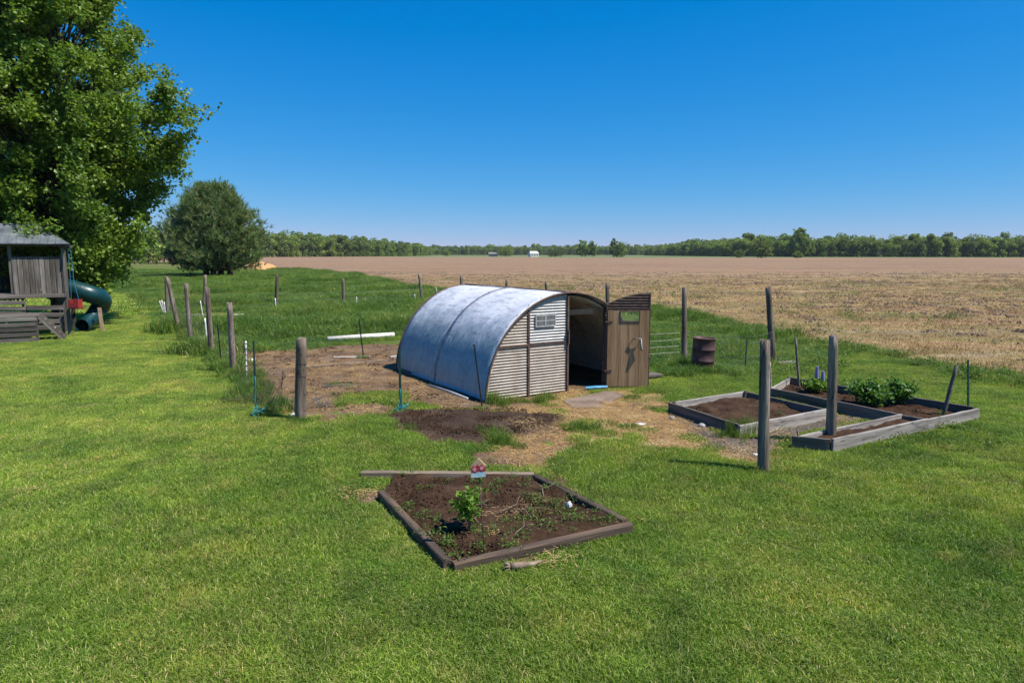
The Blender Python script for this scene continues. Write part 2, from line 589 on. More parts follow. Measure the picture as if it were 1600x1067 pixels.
def field_mat():
    q = NodeMat('stubble_field')
    co = q.coord('World')
    nd = q.attr('edge')           # 0 by the near margin, 1 out in the tilled part
    a = q.noise(q.coord('World', (.3, 1, 1)), .22, 8, .72)
    b = q.noise(co, 2.6, 8, .75)
    mid = q.noise(q.coord('World', (.6, 1, 1)), .55, 8, .8)
    d = q.noise(q.coord('World', (.10, 1, 1)), .05, 8, .75)
    near = q.ramp(a, [(.30, .185, .10), (.35, .235, .125), (.25, .205, .085), (.34, .265, .18), (.38, .26, .14)], [.32, .44, .53, .6, .7])
    far = q.ramp(d, [(.18, .112, .07), (.245, .16, .10), (.21, .142, .094), (.31, .21, .13)], [.32, .46, .56, .7])
    wob = q.math('ADD', nd, q.math('MULTIPLY', q.math('SUBTRACT', a, .5), 1.6), True)
    c = q.mix(wob, near, far)
    gr = q.math('MULTIPLY', q.ramp(q.noise(q.coord('World', (.45, 1, 1)), .4, 8, .76), [(0, 0, 0), (1, 1, 1)], [.51, .62]),
                q.math('SUBTRACT', 1.0, q.math('MULTIPLY', nd, .93)), True)
    c = q.mix(q.math('MULTIPLY', gr, .7), c, (.15, .165, .05))
    c = q.mix(1.0, c, q.ramp(b, [(.45, .42, .40), (1.0, 1.0, 1.0), (1.55, 1.5, 1.42)]), 'MULTIPLY')
    c = q.mix(1.0, c, q.ramp(mid, [(.62, .60, .60), (1.0, 1.0, 1.0), (1.4, 1.36, 1.3)]), 'MULTIPLY')
    st = q.noise(q.coord('World', (.035, .5, 1)), .35, 8, .8)      # drill rows and wheel marks lying across the view
    c = q.mix(1.0, c, q.ramp(st, [(.72, .70, .69), (1.0, 1.0, 1.0), (1.3, 1.27, 1.2)], [.36, .5, .64]), 'MULTIPLY')
    res = q.ramp(q.noise(q.coord('World', (.25, .6, 1)), .16, 8, .82), [(0, 0, 0), (1, 1, 1)], [.53, .66])
    c = q.mix(q.math('MULTIPLY', res, .4), c, (.36, .27, .15))
    q.l(c, q.b.inputs['Base Color'])
    q.b.inputs['Roughness'].default_value = .97
    q.b.inputs['Specular IOR Level'].default_value = .1
    q.bump(q.math('ADD', b, q.math('MULTIPLY', mid, 2.0)), 1.0, .12)
    return q.m


def roof_mat():
    """sheet metal: blue low on the sides, pale zinc over the top, dark scuffs and rust"""
    q = NodeMat('shed_roof_metal')
    co = q.coord('Object')
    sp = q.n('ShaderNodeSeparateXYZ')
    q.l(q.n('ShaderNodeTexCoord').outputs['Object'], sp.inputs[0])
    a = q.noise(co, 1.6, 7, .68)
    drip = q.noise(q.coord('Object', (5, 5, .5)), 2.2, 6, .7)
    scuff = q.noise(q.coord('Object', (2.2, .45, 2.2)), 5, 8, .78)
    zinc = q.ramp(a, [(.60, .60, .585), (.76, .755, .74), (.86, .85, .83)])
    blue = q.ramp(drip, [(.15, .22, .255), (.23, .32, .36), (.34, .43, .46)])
    worn = q.math('ADD', q.math('MULTIPLY', q.math('SUBTRACT', sp.outputs[2], 1.0), 1.3), q.math('MULTIPLY', q.math('SUBTRACT', q.math('ADD', a, drip), 1.0), 1.5), True)  # blend by height, broken by noise: blue below, pale zinc above
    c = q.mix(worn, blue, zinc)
    dark = q.ramp(scuff, [(0, 0, 0), (1, 1, 1)], [.53, .66])
    c = q.mix(q.math('MULTIPLY', dark, .75), c, (.16, .18, .20))
    big = q.ramp(q.noise(q.coord('Object', (1.6, .7, 1.6)), 1.1, 7, .72), [(0, 0, 0), (1, 1, 1)], [.52, .64])
    c = q.mix(q.math('MULTIPLY', big, .5), c, (.24, .28, .31))
    r2 = q.ramp(q.noise(co, 5.5, 8, .8), [(0, 0, 0), (1, 1, 1)], [.63, .68])
    c = q.mix(q.math('MULTIPLY', r2, .65), c, (.20, .12, .08))
    q.l(c, q.b.inputs['Base Color'])
    q.b.inputs['Metallic'].default_value = .2
    q.l(q.ramp(a, [(.36,) * 3, (.55,) * 3]), q.b.inputs['Roughness'])
    q.bump(a, .08, .02)
    return q.m


M['playroof'] = MAT('playhouse_roof_metal', [(.10, .115, .13), (.18, .205, .225), (.30, .32, .34)], 2, .45, metal=.4, bump=.05)
M['ground'] = ground_mat()
M['dirt'] = dirt_mat()
M['soil'] = soil_mat()
M['field'] = field_mat()
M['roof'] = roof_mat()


# ------------------------------------------------------------------ scatter of uncountable stuff
PROTO = {}


def scatter(name, P, rz, sc, ix, protos, label=None, cat=None, parent=None):
    col = bpy.data.collections.new(name + '_kinds')
    for o in protos:
        col.objects.link(o)
    me = bpy.data.meshes.new(name)
    n = len(P)
    me.vertices.add(n)
    me.vertices.foreach_set('co', np.asarray(P, np.float32).ravel())
    rot = np.zeros((n, 3), np.float32)
    rz = np.asarray(rz)
    if rz.ndim == 2:
        rot[:] = rz
    else:
        rot[:, 2] = rz
    s3 = np.asarray(sc, np.float32)
    if s3.ndim == 1:
        s3 = np.repeat(s3[:, None], 3, 1)
    for k, a in (('rot', rot), ('scl', s3)):
        at = me.attributes.new(k, 'FLOAT_VECTOR', 'POINT')
        at.data.foreach_set('vector', a.ravel())
    at = me.attributes.new('kind_index', 'INT', 'POINT')
    at.data.foreach_set('value', np.asarray(ix, np.int32))
    o = bpy.data.objects.new(name, me)
    COL.objects.link(o)
    if parent:
        o.parent = parent
    ng = bpy.data.node_groups.new(name + '_scatter', 'GeometryNodeTree')
    ng.interface.new_socket('Geometry', in_out='INPUT', socket_type='NodeSocketGeometry')
    ng.interface.new_socket('Geometry', in_out='OUTPUT', socket_type='NodeSocketGeometry')
    N = ng.nodes
    gi = N.new('NodeGroupInput')
    go = N.new('NodeGroupOutput')
    ip = N.new('GeometryNodeInstanceOnPoints')
    ci = N.new('GeometryNodeCollectionInfo')
    ci.inputs['Collection'].default_value = col
    ci.inputs['Separate Children'].default_value = True
    ci.inputs['Reset Children'].default_value = True
    ip.inputs['Pick Instance'].default_value = True

    def na(nm, ty):
        x = N.new('GeometryNodeInputNamedAttribute')
        x.data_type = ty
        x.inputs['Name'].default_value = nm
        return x.outputs['Attribute']
    L = ng.links.new
    L(gi.outputs[0], ip.inputs['Points'])
    L(ci.outputs[0], ip.inputs['Instance'])
    L(na('kind_index', 'INT'), ip.inputs['Instance Index'])
    L(na('rot', 'FLOAT_VECTOR'), ip.inputs['Rotation'])
    L(na('scl', 'FLOAT_VECTOR'), ip.inputs['Scale'])
    L(ip.outputs[0], go.inputs[0])
    md = o.modifiers.new('scatter', 'NODES')
    md.node_group = ng
    tag(o, label, cat, kind='stuff')
    return o


def blades(name, n, R, h, w, lean, mat, hvar=.4, flat=0.0, seed=1, rpow=.5, dry=0.0):
    """clump of grass blades in a disc of radius R"""
    g = np.random.default_rng(seed)
    r = R * g.random(n) ** rpow
    a = g.random(n) * 6.283
    bx, by = r * np.cos(a), r * np.sin(a)
    H = h * (1 - hvar + 2 * hvar * g.random(n)) * (1 - .25 * (r / R) ** 2)
    W = w * (.7 + .6 * g.random(n))
    la = g.random(n) * 6.283
    L = H * lean * (.3 + 1.2 * g.random(n))
    fa = g.random(n) * 6.283
    ux, uy = np.cos(fa) * W / 2, np.sin(fa) * W / 2
    dx, dy = np.cos(la) * L, np.sin(la) * L
    V = np.zeros((n, 5, 3))
    V[:, 0] = np.stack([bx - ux, by - uy, np.full(n, -.02)], 1)
    V[:, 1] = np.stack([bx + ux, by + uy, np.full(n, -.02)], 1)
    V[:, 2] = np.stack([bx + dx * .35 + ux * .85, by + dy * .35 + uy * .85, H * .6], 1)
    V[:, 3] = np.stack([bx + dx * .35 - ux * .85, by + dy * .35 - uy * .85, H * .6], 1)
    V[:, 4] = np.stack([bx + dx, by + dy, H * (1 - flat * g.random(n))], 1)
    b = np.arange(n)[:, None] * 5
    Q = b + np.array([[0, 1, 2, 3]])
    T = b + np.array([[3, 2, 4]])
    rn = g.random(n) * .93
    rn = np.where(g.random(n) < dry, 1.0, rn * .8)
    return np_mesh(name, V.reshape(-1, 3), Q, T, mat, link=False, attrs={'rnd': np.repeat(rn, 5), 'hgt': np.tile([0, 0, .5, .5, 1], n)})


def leaf_cloud(name, C, sizes, mat, parent=None, link=True, up=0.3, seed=1, aspect=.75, rnd=None, droop=0.0):
    """many leaf-shaped faces (folded pairs of triangles) at points C"""
    g = np.random.default_rng(seed)
    n = len(C)
    nrm = g.normal(size=(n, 3))
    nrm[:, 2] = np.abs(nrm[:, 2]) + up
    nrm /= np.linalg.norm(nrm, axis=1)[:, None]
    t = g.normal(size=(n, 3))
    t[:, 2] -= droop
    t -= nrm * np.sum(t * nrm, 1)[:, None]
    t /= np.linalg.norm(t, axis=1)[:, None]
    s = np.cross(nrm, t)
    S = np.asarray(sizes)[:, None]
    V = np.zeros((n, 4, 3))
    fold = S * .16
    V[:, 0] = C - t * S * .5
    V[:, 1] = C + s * S * aspect * .5 + nrm * fold + t * S * .05
    V[:, 2] = C + t * S * .55
    V[:, 3] = C - s * S * aspect * .5 + nrm * fold + t * S * .05
    b = np.arange(n)[:, None] * 4
    T = np.concatenate([b + np.array([[0, 1, 2]]), b + np.array([[0, 2, 3]])])
    if rnd is None:
        rnd = g.random(n)
    return np_mesh(name, V.reshape(-1, 3), None, T, mat, parent, link=link, attrs={'rnd': np.repeat(rnd, 4)})


# ------------------------------------------------------------------ regions of the ground
def poly(px):
    return [tuple(G(a, b)[:2]) for a, b in px]


PEN = poly([(352, 552), (420, 546), (480, 545), (530, 536), (620, 533), (700, 520), (860, 560), (900, 615), (800, 640), (690, 647),
            (600, 648), (520, 656), (440, 660), (415, 632), (390, 600), (362, 580)])
MOUND = poly([(598, 655), (640, 647), (700, 643), (820, 645), (885, 655), (868, 674), (790, 690), (700, 692), (640, 680)])
STRAW = poly([(790, 645), (880, 612), (1010, 604), (1060, 610), (1070, 622), (1048, 640), (1095, 668), (1180, 695), (1200, 716),
              (1110, 716), (1010, 690), (930, 672), (905, 700), (890, 722), (830, 735), (770, 735), (760, 700), (820, 670)])
MULCH = poly([(1050, 642), (1160, 690), (1290, 648), (1400, 658), (1250, 690), (1238, 705), (1190, 712), (1100, 700)])
SHED_FLOOR = poly([(766, 632), (990, 603), (860, 560), (634, 580)])
BEDSIDE = poly([(520, 770), (590, 765), (600, 790), (560, 800)])
RIGHTSCRAP = poly([(1330, 712), (1440, 690), (1560, 660), (1530, 690), (1420, 712)])
PENBACK = poly([(285, 494), (330, 488), (395, 486), (400, 494), (340, 500), (290, 502)])
BED_IN = poly([(592, 772), (622, 749), (833, 748), (985, 826), (705, 898)])
BEDA = [tuple(G(a, b, .21)[:2]) for a, b in ((1047, 629), (1165, 611), (1290, 639), (1157, 664))]
C1 = G(1301, 687, .22)
C0 = G(1241, 682, .22)
CE = G(1525, 639, .22)
CF = G(1409, 647, .22)
CG = G(1454, 655, .22)
B1 = G(1205, 606, .22)
B0 = G(1234, 590, .22)
BEDBC = [tuple(v[:2]) for v in (C1, CE, B0, B1, CF, C0)]
SLAB = poly([(880, 628), (945, 612), (975, 618), (940, 640), (895, 640)])
# the mown lawn stops along the pen's left fence and the tall grass starts beyond it
TALL = poly([(100, 440), (215, 462), (250, 487), (279, 520), (300, 537), (335, 560), (365, 585), (400, 605), (420, 560), (480, 545), (540, 534),
             (640, 528), (720, 510), (820, 480), (700, 468), (640, 452), (560, 431), (415, 418), (300, 418), (100, 424)])
LUSH1 = poly([(500, 668), (600, 660), (640, 680), (700, 700), (720, 732), (560, 732), (520, 700)])
LUSH2 = poly([(885, 678), (960, 674), (1100, 714), (1190, 738), (1120, 765), (980, 770), (900, 740)])
FENCEROW = poly([(262, 505), (300, 537), (335, 560), (365, 585), (400, 640), (430, 660), (446, 655), (425, 625), (400, 600), (370, 575), (340, 548), (310, 525), (280, 508)])
RTALL = poly([(985, 520), (1020, 492), (1120, 505), (1212, 530), (1330, 552), (1290, 560), (1200, 570), (1195, 585), (1100, 590), (1020, 590), (1000, 560)])
EDGE_PX = [(-900, 410), (0, 410), (200, 411), (300, 414), (415, 420), (480, 424), (560, 432), (640, 452), (720, 462), (860, 472), (1020, 488), (1110, 503),
           (1210, 526), (1310, 543), (1420, 562), (1600, 592), (2000, 655), (2600, 730)]
EDGE = [tuple(G(a, b)[:2]) for a, b in EDGE_PX]
FIELD = EDGE + [(900, 8), (900, 395), (150, 440), (-60, 520), (-130, 610), (-1400, 640), (-1400, 232)]


def gz(X, Y):
    d = np.hypot(X, Y)
    return .035 * fbm(X, Y, 2.2, 50, 3) * np.clip(1.6 - d / 40, 0, 1)


def grid_mesh(xs, ys):
    X, Y = np.meshgrid(xs, ys)
    nx, ny = len(xs), len(ys)
    i = (np.arange(ny - 1)[:, None] * nx + np.arange(nx - 1)[None, :]).ravel()
    Q = np.stack([i, i + 1, i + nx + 1, i + nx], 1)
    return X.ravel(), Y.ravel(), Q


def axis(a, b, st, lo, hi):
    x = list(np.arange(a, b + 1e-6, st))
    d = st
    v = b
    while v < hi:
        d *= 1.22
        v += d
        x.append(v)
    d = st
    v = a
    while v > lo:
        d *= 1.22
        v -= d
        x.insert(0, v)
    return np.array(x)


# ground: one sheet to the horizon
X, Y, Q = grid_mesh(axis(-18, 18, .2, -6000, 6000), axis(2, 34, .2, -300, 7000))
o = np_mesh('ground', np.stack([X, Y, gz(X, Y)], 1), Q, None, M['ground'], smooth=True)
tag(o, 'mown green lawn running under the whole place', 'lawn', kind='structure')


# field: sheet with its own edge, a little above the ground
def edge_dist(X, Y):
    d = np.full(np.shape(X), 1e9)
    for (x1, y1), (x2, y2) in zip(EDGE[:-1], EDGE[1:]):
        vx, vy = x2 - x1, y2 - y1
        t = np.clip(((X - x1) * vx + (Y - y1) * vy) / (vx * vx + vy * vy), 0, 1)
        d = np.minimum(d, np.hypot(X - x1 - t * vx, Y - y1 - t * vy))
    return d


def build_field():
    xs = axis(-45, 45, .6, -1300, 850)
    ys = axis(9, 100, .6, 5, 640)
    X, Y, Q = grid_mesh(xs, ys)
    Xw = X + .8 * fbm(X, Y, 2.0, 5)
    Yw = Y + .8 * fbm(X, Y, 2.0, 9)
    ins = inside(FIELD, Xw, Yw)
    d = edge_dist(X, Y)
    keep = ins[Q].any(1)
    # tilled part begins some 25 m beyond the margin
    far = np.clip((Y - (50 + .16 * X)) / 60, 0, 1)
    Z = np.where(ins, .03 + .05 * fbm(X, Y, 1.7, 60, 4) * np.clip(1.5 - Y / 120, 0, 1), -.04)
    Z = Z + np.where(ins, np.clip(d * .02, 0, .05), 0)
    o = np_mesh('field', np.stack([X, Y, Z], 1), Q[keep], None, M['field'], smooth=True, attrs={'edge': far})
    tag(o, 'brown stubble field stretching to the far woods', 'field', kind='structure')


build_field()


def masks(X, Y):
    pen = soft(PEN, X, Y, .35, .5)
    mound = soft(MOUND, X, Y, .22, .35)
    straw = soft(STRAW, X, Y, .35, .6)
    mulch = soft(MULCH, X, Y, .25, .35)
    side = np.maximum.reduce([soft(BEDSIDE, X, Y, .2, .4) * .8, soft(RIGHTSCRAP, X, Y, .3, .5) * .55, soft(PENBACK, X, Y, .8, .8),
                               soft(poly([(836, 738), (885, 734), (915, 775), (880, 778)]), X, Y, .12, .25) * .8, soft(poly([(790, 876), (915, 846), (905, 868), (800, 900)]), X, Y, .1, .2) * .7])
    floor = inside(SHED_FLOOR, X, Y) * 1.0
    # half-worn ground: broken up by noise
    br = np.clip(.5 + 2.2 * fbm(X, Y, .8, 70), 0, 1)
    thin = poly([(520, 622), (640, 612), (740, 640), (600, 648), (520, 648)])
    pen = pen * (1 - soft(thin, X, Y, .3, .4) * (1 - br) * .9)
    scr = soft(poly([(690, 690), (880, 690), (900, 735), (830, 742), (720, 740)]), X, Y, .3, .5) * br
    straw2 = np.maximum(straw * np.clip(br * .6 + .62, 0, 1), scr)
    dirt = np.maximum.reduce([pen, mound, straw2, mulch, side, floor])
    return dirt, straw * (1 - mulch), mound, mulch


def dirt_z(X, Y, m, md):
    return gz(X, Y) - .05 + .075 * m + md * (.05 + .09 * np.clip(fbm(X, Y, .7, 80) + .3, 0, 1)) + .03 * m * fbm(X, Y, .35, 85)


def build_dirt():
    X, Y, Q = grid_mesh(np.arange(-10, 9.5, .07), np.arange(5.6, 22.5, .07))
    m, st, md, mu = masks(X, Y)
    Z = dirt_z(X, Y, m, md)
    keep = (m[Q] > .02).any(1)
    used = np.unique(Q[keep])
    re = np.full(len(X), -1)
    re[used] = np.arange(len(used))
    st = np.clip(st + .35 * (m - md) * np.clip(fbm(X, Y, 1.1, 95) * 2, 0, 1), 0, 1)
    o = np_mesh('dirt_yard', np.stack([X, Y, Z], 1)[used], re[Q[keep]], None, M['dirt'], smooth=True,
                attrs={'straw': st[used], 'dark': md[used], 'mulch': (mu * .9)[used]})
    tag(o, 'bare scratched brown dirt around the metal shed', 'dirt', kind='structure')


build_dirt()


# ------------------------------------------------------------------ the metal shed
SA, SB, SL = 2.04, 2.13, 4.5
SHED_ROT = math.radians(32.3)


def arch(u, k=0.0):
    a, b = SA + k, SB + k
    return b * math.sqrt(max(0.0, 1 - (u / a) ** 2))


def corrugated(u0, u1, z0, z1, y0, pitch=.060, amp=.012, top=None, nu=14):
    """horizontally corrugated sheet in the x-z plane, cut by the curve top(u)"""
    nz = int((z1 - z0) / (pitch / 6)) + 1
    V = []
    F = []
    for i in range(nu + 1):
        u = u0 + (u1 - u0) * i / nu
        tp = z1 if top is None else min(z1, top(u))
        w = .004 * math.sin(3.1 * u + 2 * z0)
        for k in range(nz + 1):
            z = min(z0 + (z1 - z0) * k / nz, tp)
            V.append((u, y0 - amp * math.cos(2 * math.pi * z / pitch) + w, z))
    for i in range(nu):
        for k in range(nz):
            a = i * (nz + 1) + k
            b = a + nz + 1
            if V[a][2] >= V[a + 1][2] - 1e-6 and V[b][2] >= V[b + 1][2] - 1e-6:
                continue
            F.append((a, b, b + 1, a + 1))
    return V, F


def arch_sheet(t0, t1, y0, y1, k, th, n=24, ny=10, dent=0.0, seed=0):
    """curved sheet of thickness th between two angles of the arch (t from 0 at the left foot to pi)"""
    V = []
    for s in (0, 1):
        kk = k - th * s
        for j in range(ny + 1):
            y = y0 + (y1 - y0) * j / ny
            for i in range(n + 1):
                t = t0 + (t1 - t0) * i / n
                d = dent * float(fbm(np.array([t * 3 + seed]), np.array([y * 1.3]), 1.0, 3)[0])
                V.append((-(SA + kk + d) * math.cos(t), y, (SB + kk + d) * math.sin(t)))
    m = n + 1
    b = (ny + 1) * m
    F = []
    for j in range(ny):
        for i in range(n):
            a = j * m + i
            F.append((a, a + m, a + m + 1, a + 1))
            F.append((b + a, b + a + 1, b + a + m + 1, b + a + m))
    for j in range(ny):
        for i in (0, n):
            a = j * m + i
            F.append((a, b + a, b + a + m, a + m) if i else (a, a + m, b + a + m, b + a))
    for i in range(n):
        for j in (0, ny):
            a = j * m + i
            F.append((a, a + 1, b + a + 1, b + a) if j == 0 else (a, b + a, b + a + 1, a + 1))
    return V, F


def build_shed():
    s = thing('metal_shed', 'round-topped metal shed with blue-grey roof and open brown door', 'shed', (1.2, 14.61, 0), SHED_ROT)
    PI = math.pi
    # roof: two courses of sheets each side of the ridge, the front course lapping over the rear one
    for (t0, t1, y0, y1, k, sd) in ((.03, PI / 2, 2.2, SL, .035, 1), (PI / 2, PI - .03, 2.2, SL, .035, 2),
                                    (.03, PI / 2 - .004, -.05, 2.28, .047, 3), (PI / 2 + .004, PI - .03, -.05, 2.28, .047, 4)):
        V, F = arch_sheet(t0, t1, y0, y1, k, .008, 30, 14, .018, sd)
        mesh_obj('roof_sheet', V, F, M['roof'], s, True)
    m = MB()
    m.box((0, SL / 2, SB + .058), (.11, SL + .1, .012))
    m.build('ridge_strip', M['rustrim'], s)
    V, F = arch_sheet(.02, PI - .02, .06, SL - .06, -.03, .006, 40, 4)
    mesh_obj('inner_lining', V, F, M['lining'], s, True)
    # rims front and back
    for y in (-.06, SL + .01):
        m = MB()
        m.tube([(-(SA + .04) * math.cos(t), y, (SB + .04) * math.sin(t)) for t in np.linspace(.0, PI, 41)], .022, 6)
        m.build('roof_rim', M['rustrim'], s, True)
    m = MB()
    m.tube([(-(SA + .05) * math.cos(t), 2.285, (SB + .05) * math.sin(t)) for t in np.linspace(.04, PI - .04, 41)], .007, 5)
    m.build('lap_seam', M['rustrim'], s, True)
    for t in np.linspace(.12, PI - .12, 19):
        for y in (.05, 2.22, SL - .1):
            m = MB()
            p = Vector((-(SA + .052) * math.cos(t), y, (SB + .052) * math.sin(t)))
            m.tube([p, p * 1.0 + Vector((-math.cos(t), 0, math.sin(t))) * .012], [.014, .009], 6)
            m.build('bolt', M['rustrim'], s)
    # skids at the foot of the roof
    for sx in (-1, 1):
        plank('skid', (sx * (SA - .02), -.04, .05), (sx * (SA - .02), SL + .25, .05), .1, .14, M['plank_dark'], s)
    # front: panels of corrugated sheet between rusty strips
    UM = -1.02
    for (u0, u1, z0, z1, mat, top) in ((-SA + .01, UM - .015, .06, 1.10, 'cream', arch), (-SA + .01, UM - .015, 1.13, 2.2, 'cream', arch),
                                       (UM + .015, -.02, .06, 1.11, 'cream', arch), (UM + .015, -.02, 1.15, 2.2, 'galv', arch),
                                       (1.0, SA - .01, .06, 2.2, 'cream', arch)):
        V, F = corrugated(u0, u1, z0, z1, 0.0, top=top)
        mesh_obj('corrugated_panel', V, F, M[mat], s, True)
    m = MB()
    m.box((UM, -.02, arch(UM) / 2), (.04, .03, arch(UM) - .02))
    m.build('vertical_strip', M['rustrim'], s)
    m = MB()
    m.box(((-SA + .29 - .02) / 2, -.022, 1.12), (SA - .31, .02, .035), 0, 0, -.012)
    m.build('horizontal_strip', M['rustrim'], s)
    for u, h in ((-.015, arch(0) - .03), (1.0, arch(1.0) - .03)):
        m = MB()
        m.box((u, -.012, h / 2), (.04, .06, h))
        m.build('door_jamb', M['rustrim'], s)
    plank('door_head', (-.02, .22, 1.72), (1.05, .22, 1.72), .05, .12, M['newwood'], s)
    m = MB()
    m.box((-.02, -.06, 1.22), (.025, .05, .3))
    m.build('latch', M['rustrim'], s)
    # louvred vent in the upper panel
    v = MB()
    for (c, d) in (((-.6, -.024, 1.715), (.5, .02, .03)), ((-.6, -.024, 1.485), (.5, .02, .03)), ((-.6, -.0245, 1.6), (.5, .018, .022)),
                   ((-.845, -.025, 1.6), (.03, .02, .25)), ((-.355, -.025, 1.6), (.03, .02, .25)), ((-.6, -.0255, 1.6), (.03, .018, .25))):
        v.box(c, d)
    vo = v.build('vent', M['galv'], s)
    m = MB()
    m.box((-.6, -.012, 1.6), (.48, .012, .22))
    m.build('vent_opening', M['black'], vo)
    for k in range(16):
        m = MB()
        m.box((-.83 + k * .0307, -.024, 1.6), (.012, .012, .2))
        m.build('louvre', M['galv'], vo)
    # back wall
    V = [(0, SL - .05, 0)] + [(-(SA - .05) * math.cos(t), SL - .05, (SB - .05) * math.sin(t)) for t in np.linspace(0, PI, 33)]
    mesh_obj('back_wall', V, [(0, i, i + 1) for i in range(1, 33)], M['lining'], s)
    # door, swung right round on its hinge
    ztop = 1.76
    d = MB()
    W = .97
    for x in (.012, W - .012):
        h = arch(W - x) - .05
        d.box((x, .02, .04 + h / 2), (.024, .05, h))
    pts = [(x, .02, arch(W - x) - .005) for x in np.linspace(0, W, 12)]
    d.tube(pts, .016, 6)
    d.box((W / 2, .02, ztop), (W, .045, .03))
    d.box((W / 2, .02, .06), (W, .045, .05))
    do = d.build('door', M['rustrim'], s)
    do.location = (1.0, -.09, 0)
    do.rotation_euler = (0, 0, -SHED_ROT - math.radians(1))
    tag(do, 'brown board inner face of the open shed door')
    xs = [.026, .29, .50, .74, .944]
    for i in range(4):
        z1 = ztop - .02
        if i in (1, 2):
            z1 = 1.5
        w = xs[i + 1] - xs[i]
        p = mesh_obj('door_board', *_box((xs[i] + w / 2, -.012, (.05 + z1) / 2), (w - .004, .022, z1 - .05)), M['door'], do)
        p.location = (0, random.uniform(-.002, .002), 0)
    V, F = corrugated(.02, W - .02, ztop + .01, 2.2, .01, top=lambda x: arch(W - x) - .012, nu=10)
    mesh_obj('corrugated_top', V, F, M['rustrim'], do, True)
    for (a, b, c, e) in ((.02, .29, .06, ztop), (.29, .74, .06, 1.5), (.74, W - .02, .06, ztop)):
        V, F = corrugated(a, b, c, e, .045)
        mesh_obj('outer_sheet', V, F, M['cream'], do, True)
    v = MB()
    for c, e in (((.515, -.02, 1.508), (.45, .03, .022)), ((.515, -.02, 1.735), (.45, .03, .02)), ((.301, -.02, 1.62), (.022, .03, .24)), ((.729, -.02, 1.62), (.022, .03, .24))):
        v.box(c, e)
    vo = v.build('window', M['rustrim'], do)
    for k in range(16):
        m = MB()
        m.box((.325 + k * .0254, .0, 1.62), (.006, .006, .21))
        m.build('bar', M['galv'], vo)
    m = MB()
    m.tube([(.60, -.02, 1.13), (.60, -.07, 1.13), (.70, -.08, 1.13), (.79, -.07, 1.13), (.79, -.02, 1.13)], .012, 6)
    m.tube([(.76, -.085, 1.13), (.77, -.095, .9), (.80, -.095, .88)], [.014, .03, .03], 8)
    m.build('handle', M['wire'], do, True)
    m = MB()
    for z in (.4, 1.5):
        m.box((.05, -.03, z), (.16, .012, .04))
        m.build('hinge', M['rustrim'], do)
        m = MB()
    # inside: a rough bench and nest boxes against the far wall
    b = thing('nest_box_bench', 'dark wooden bench seen inside the shed doorway', 'bench', (0, 0, 0))
    Mx = Matrix.Translation(s.location) @ Matrix.Rotation(SHED_ROT, 4, 'Z')
    b.matrix_world = Mx @ Matrix.Translation((.95, 3.1, 0))
    plank('bench_top', (-.9, 0, .75), (.75, 0, .75), .55, .04, M['plank_dark'], b)
    plank('shelf', (-.9, .2, 1.15), (.7, .2, 1.15), .3, .03, M['plank_dark'], b)
    for x in (-.8, -.1, .6):
        plank('leg', (x, -.2, 0), (x, -.2, .73), .08, .06, M['plank_dark'], b)
    plank('brace', (-.8, -.25, .4), (.6, -.25, .45), .03, .1, M['plank_dark'], b)
    return s


def _box(c, d):
    m = MB().box(c, d)
    return m.V, m.F


SHED = build_shed()
SHED_M = Matrix.Translation((1.2, 14.61, 0)) @ Matrix.Rotation(SHED_ROT, 4, 'Z')

# pipe lying along the shed's foot, threshold slab, blue scrap
m = MB()
m.tube([SHED_M @ Vector((-SA - .22, .35, .05)), SHED_M @ Vector((-SA - .2, 1.2, .05)), SHED_M @ Vector((-SA - .26, 2.1, .05))], .03, 8)
tag(m.build('pipe', M['galv'], None, True), 'thin grey pipe lying along the blue side of the shed', 'pipe')


def slab(name, pts, h, mat, z0=0.0):
    n = len(pts)
    V = [(p[0], p[1], z0) for p in pts] + [(p[0] + random.uniform(-.01, .01), p[1], z0 + h + random.uniform(-.006, .006)) for p in pts]
    F = [tuple(range(n, 2 * n))] + [(i, (i + 1) % n, n + (i + 1) % n, n + i) for i in range(n)]
    return mesh_obj(name, V, F, mat)


M['slab'] = MAT('worn_threshold_slab', [(.13, .095, .07), (.20, .15, .115), (.27, .21, .165)], 3, .9, bump=.3, coord='World')
tag(slab('stone_slab', [tuple(Vector(SLAB[i]).lerp(Vector(SLAB[(i + 1) % 5]), f) * (1 + random.uniform(-.004, .004))) for i in range(5) for f in (0, .33, .66)], .035, M['slab']), 'flat worn slab on the ground before the shed doorway', 'slab')
p = G(930, 610)
m = MB()
m.tube([p + Vector((-.22, -.03, .06)), p + Vector((0, 0, .07)), p + Vector((.28, .12, .06))], [.035, .04, .03], 6)
tag(m.build('plastic_scrap', M['blue_rope']), 'bright blue plastic scrap on the shed doorstep', 'plastic scrap')


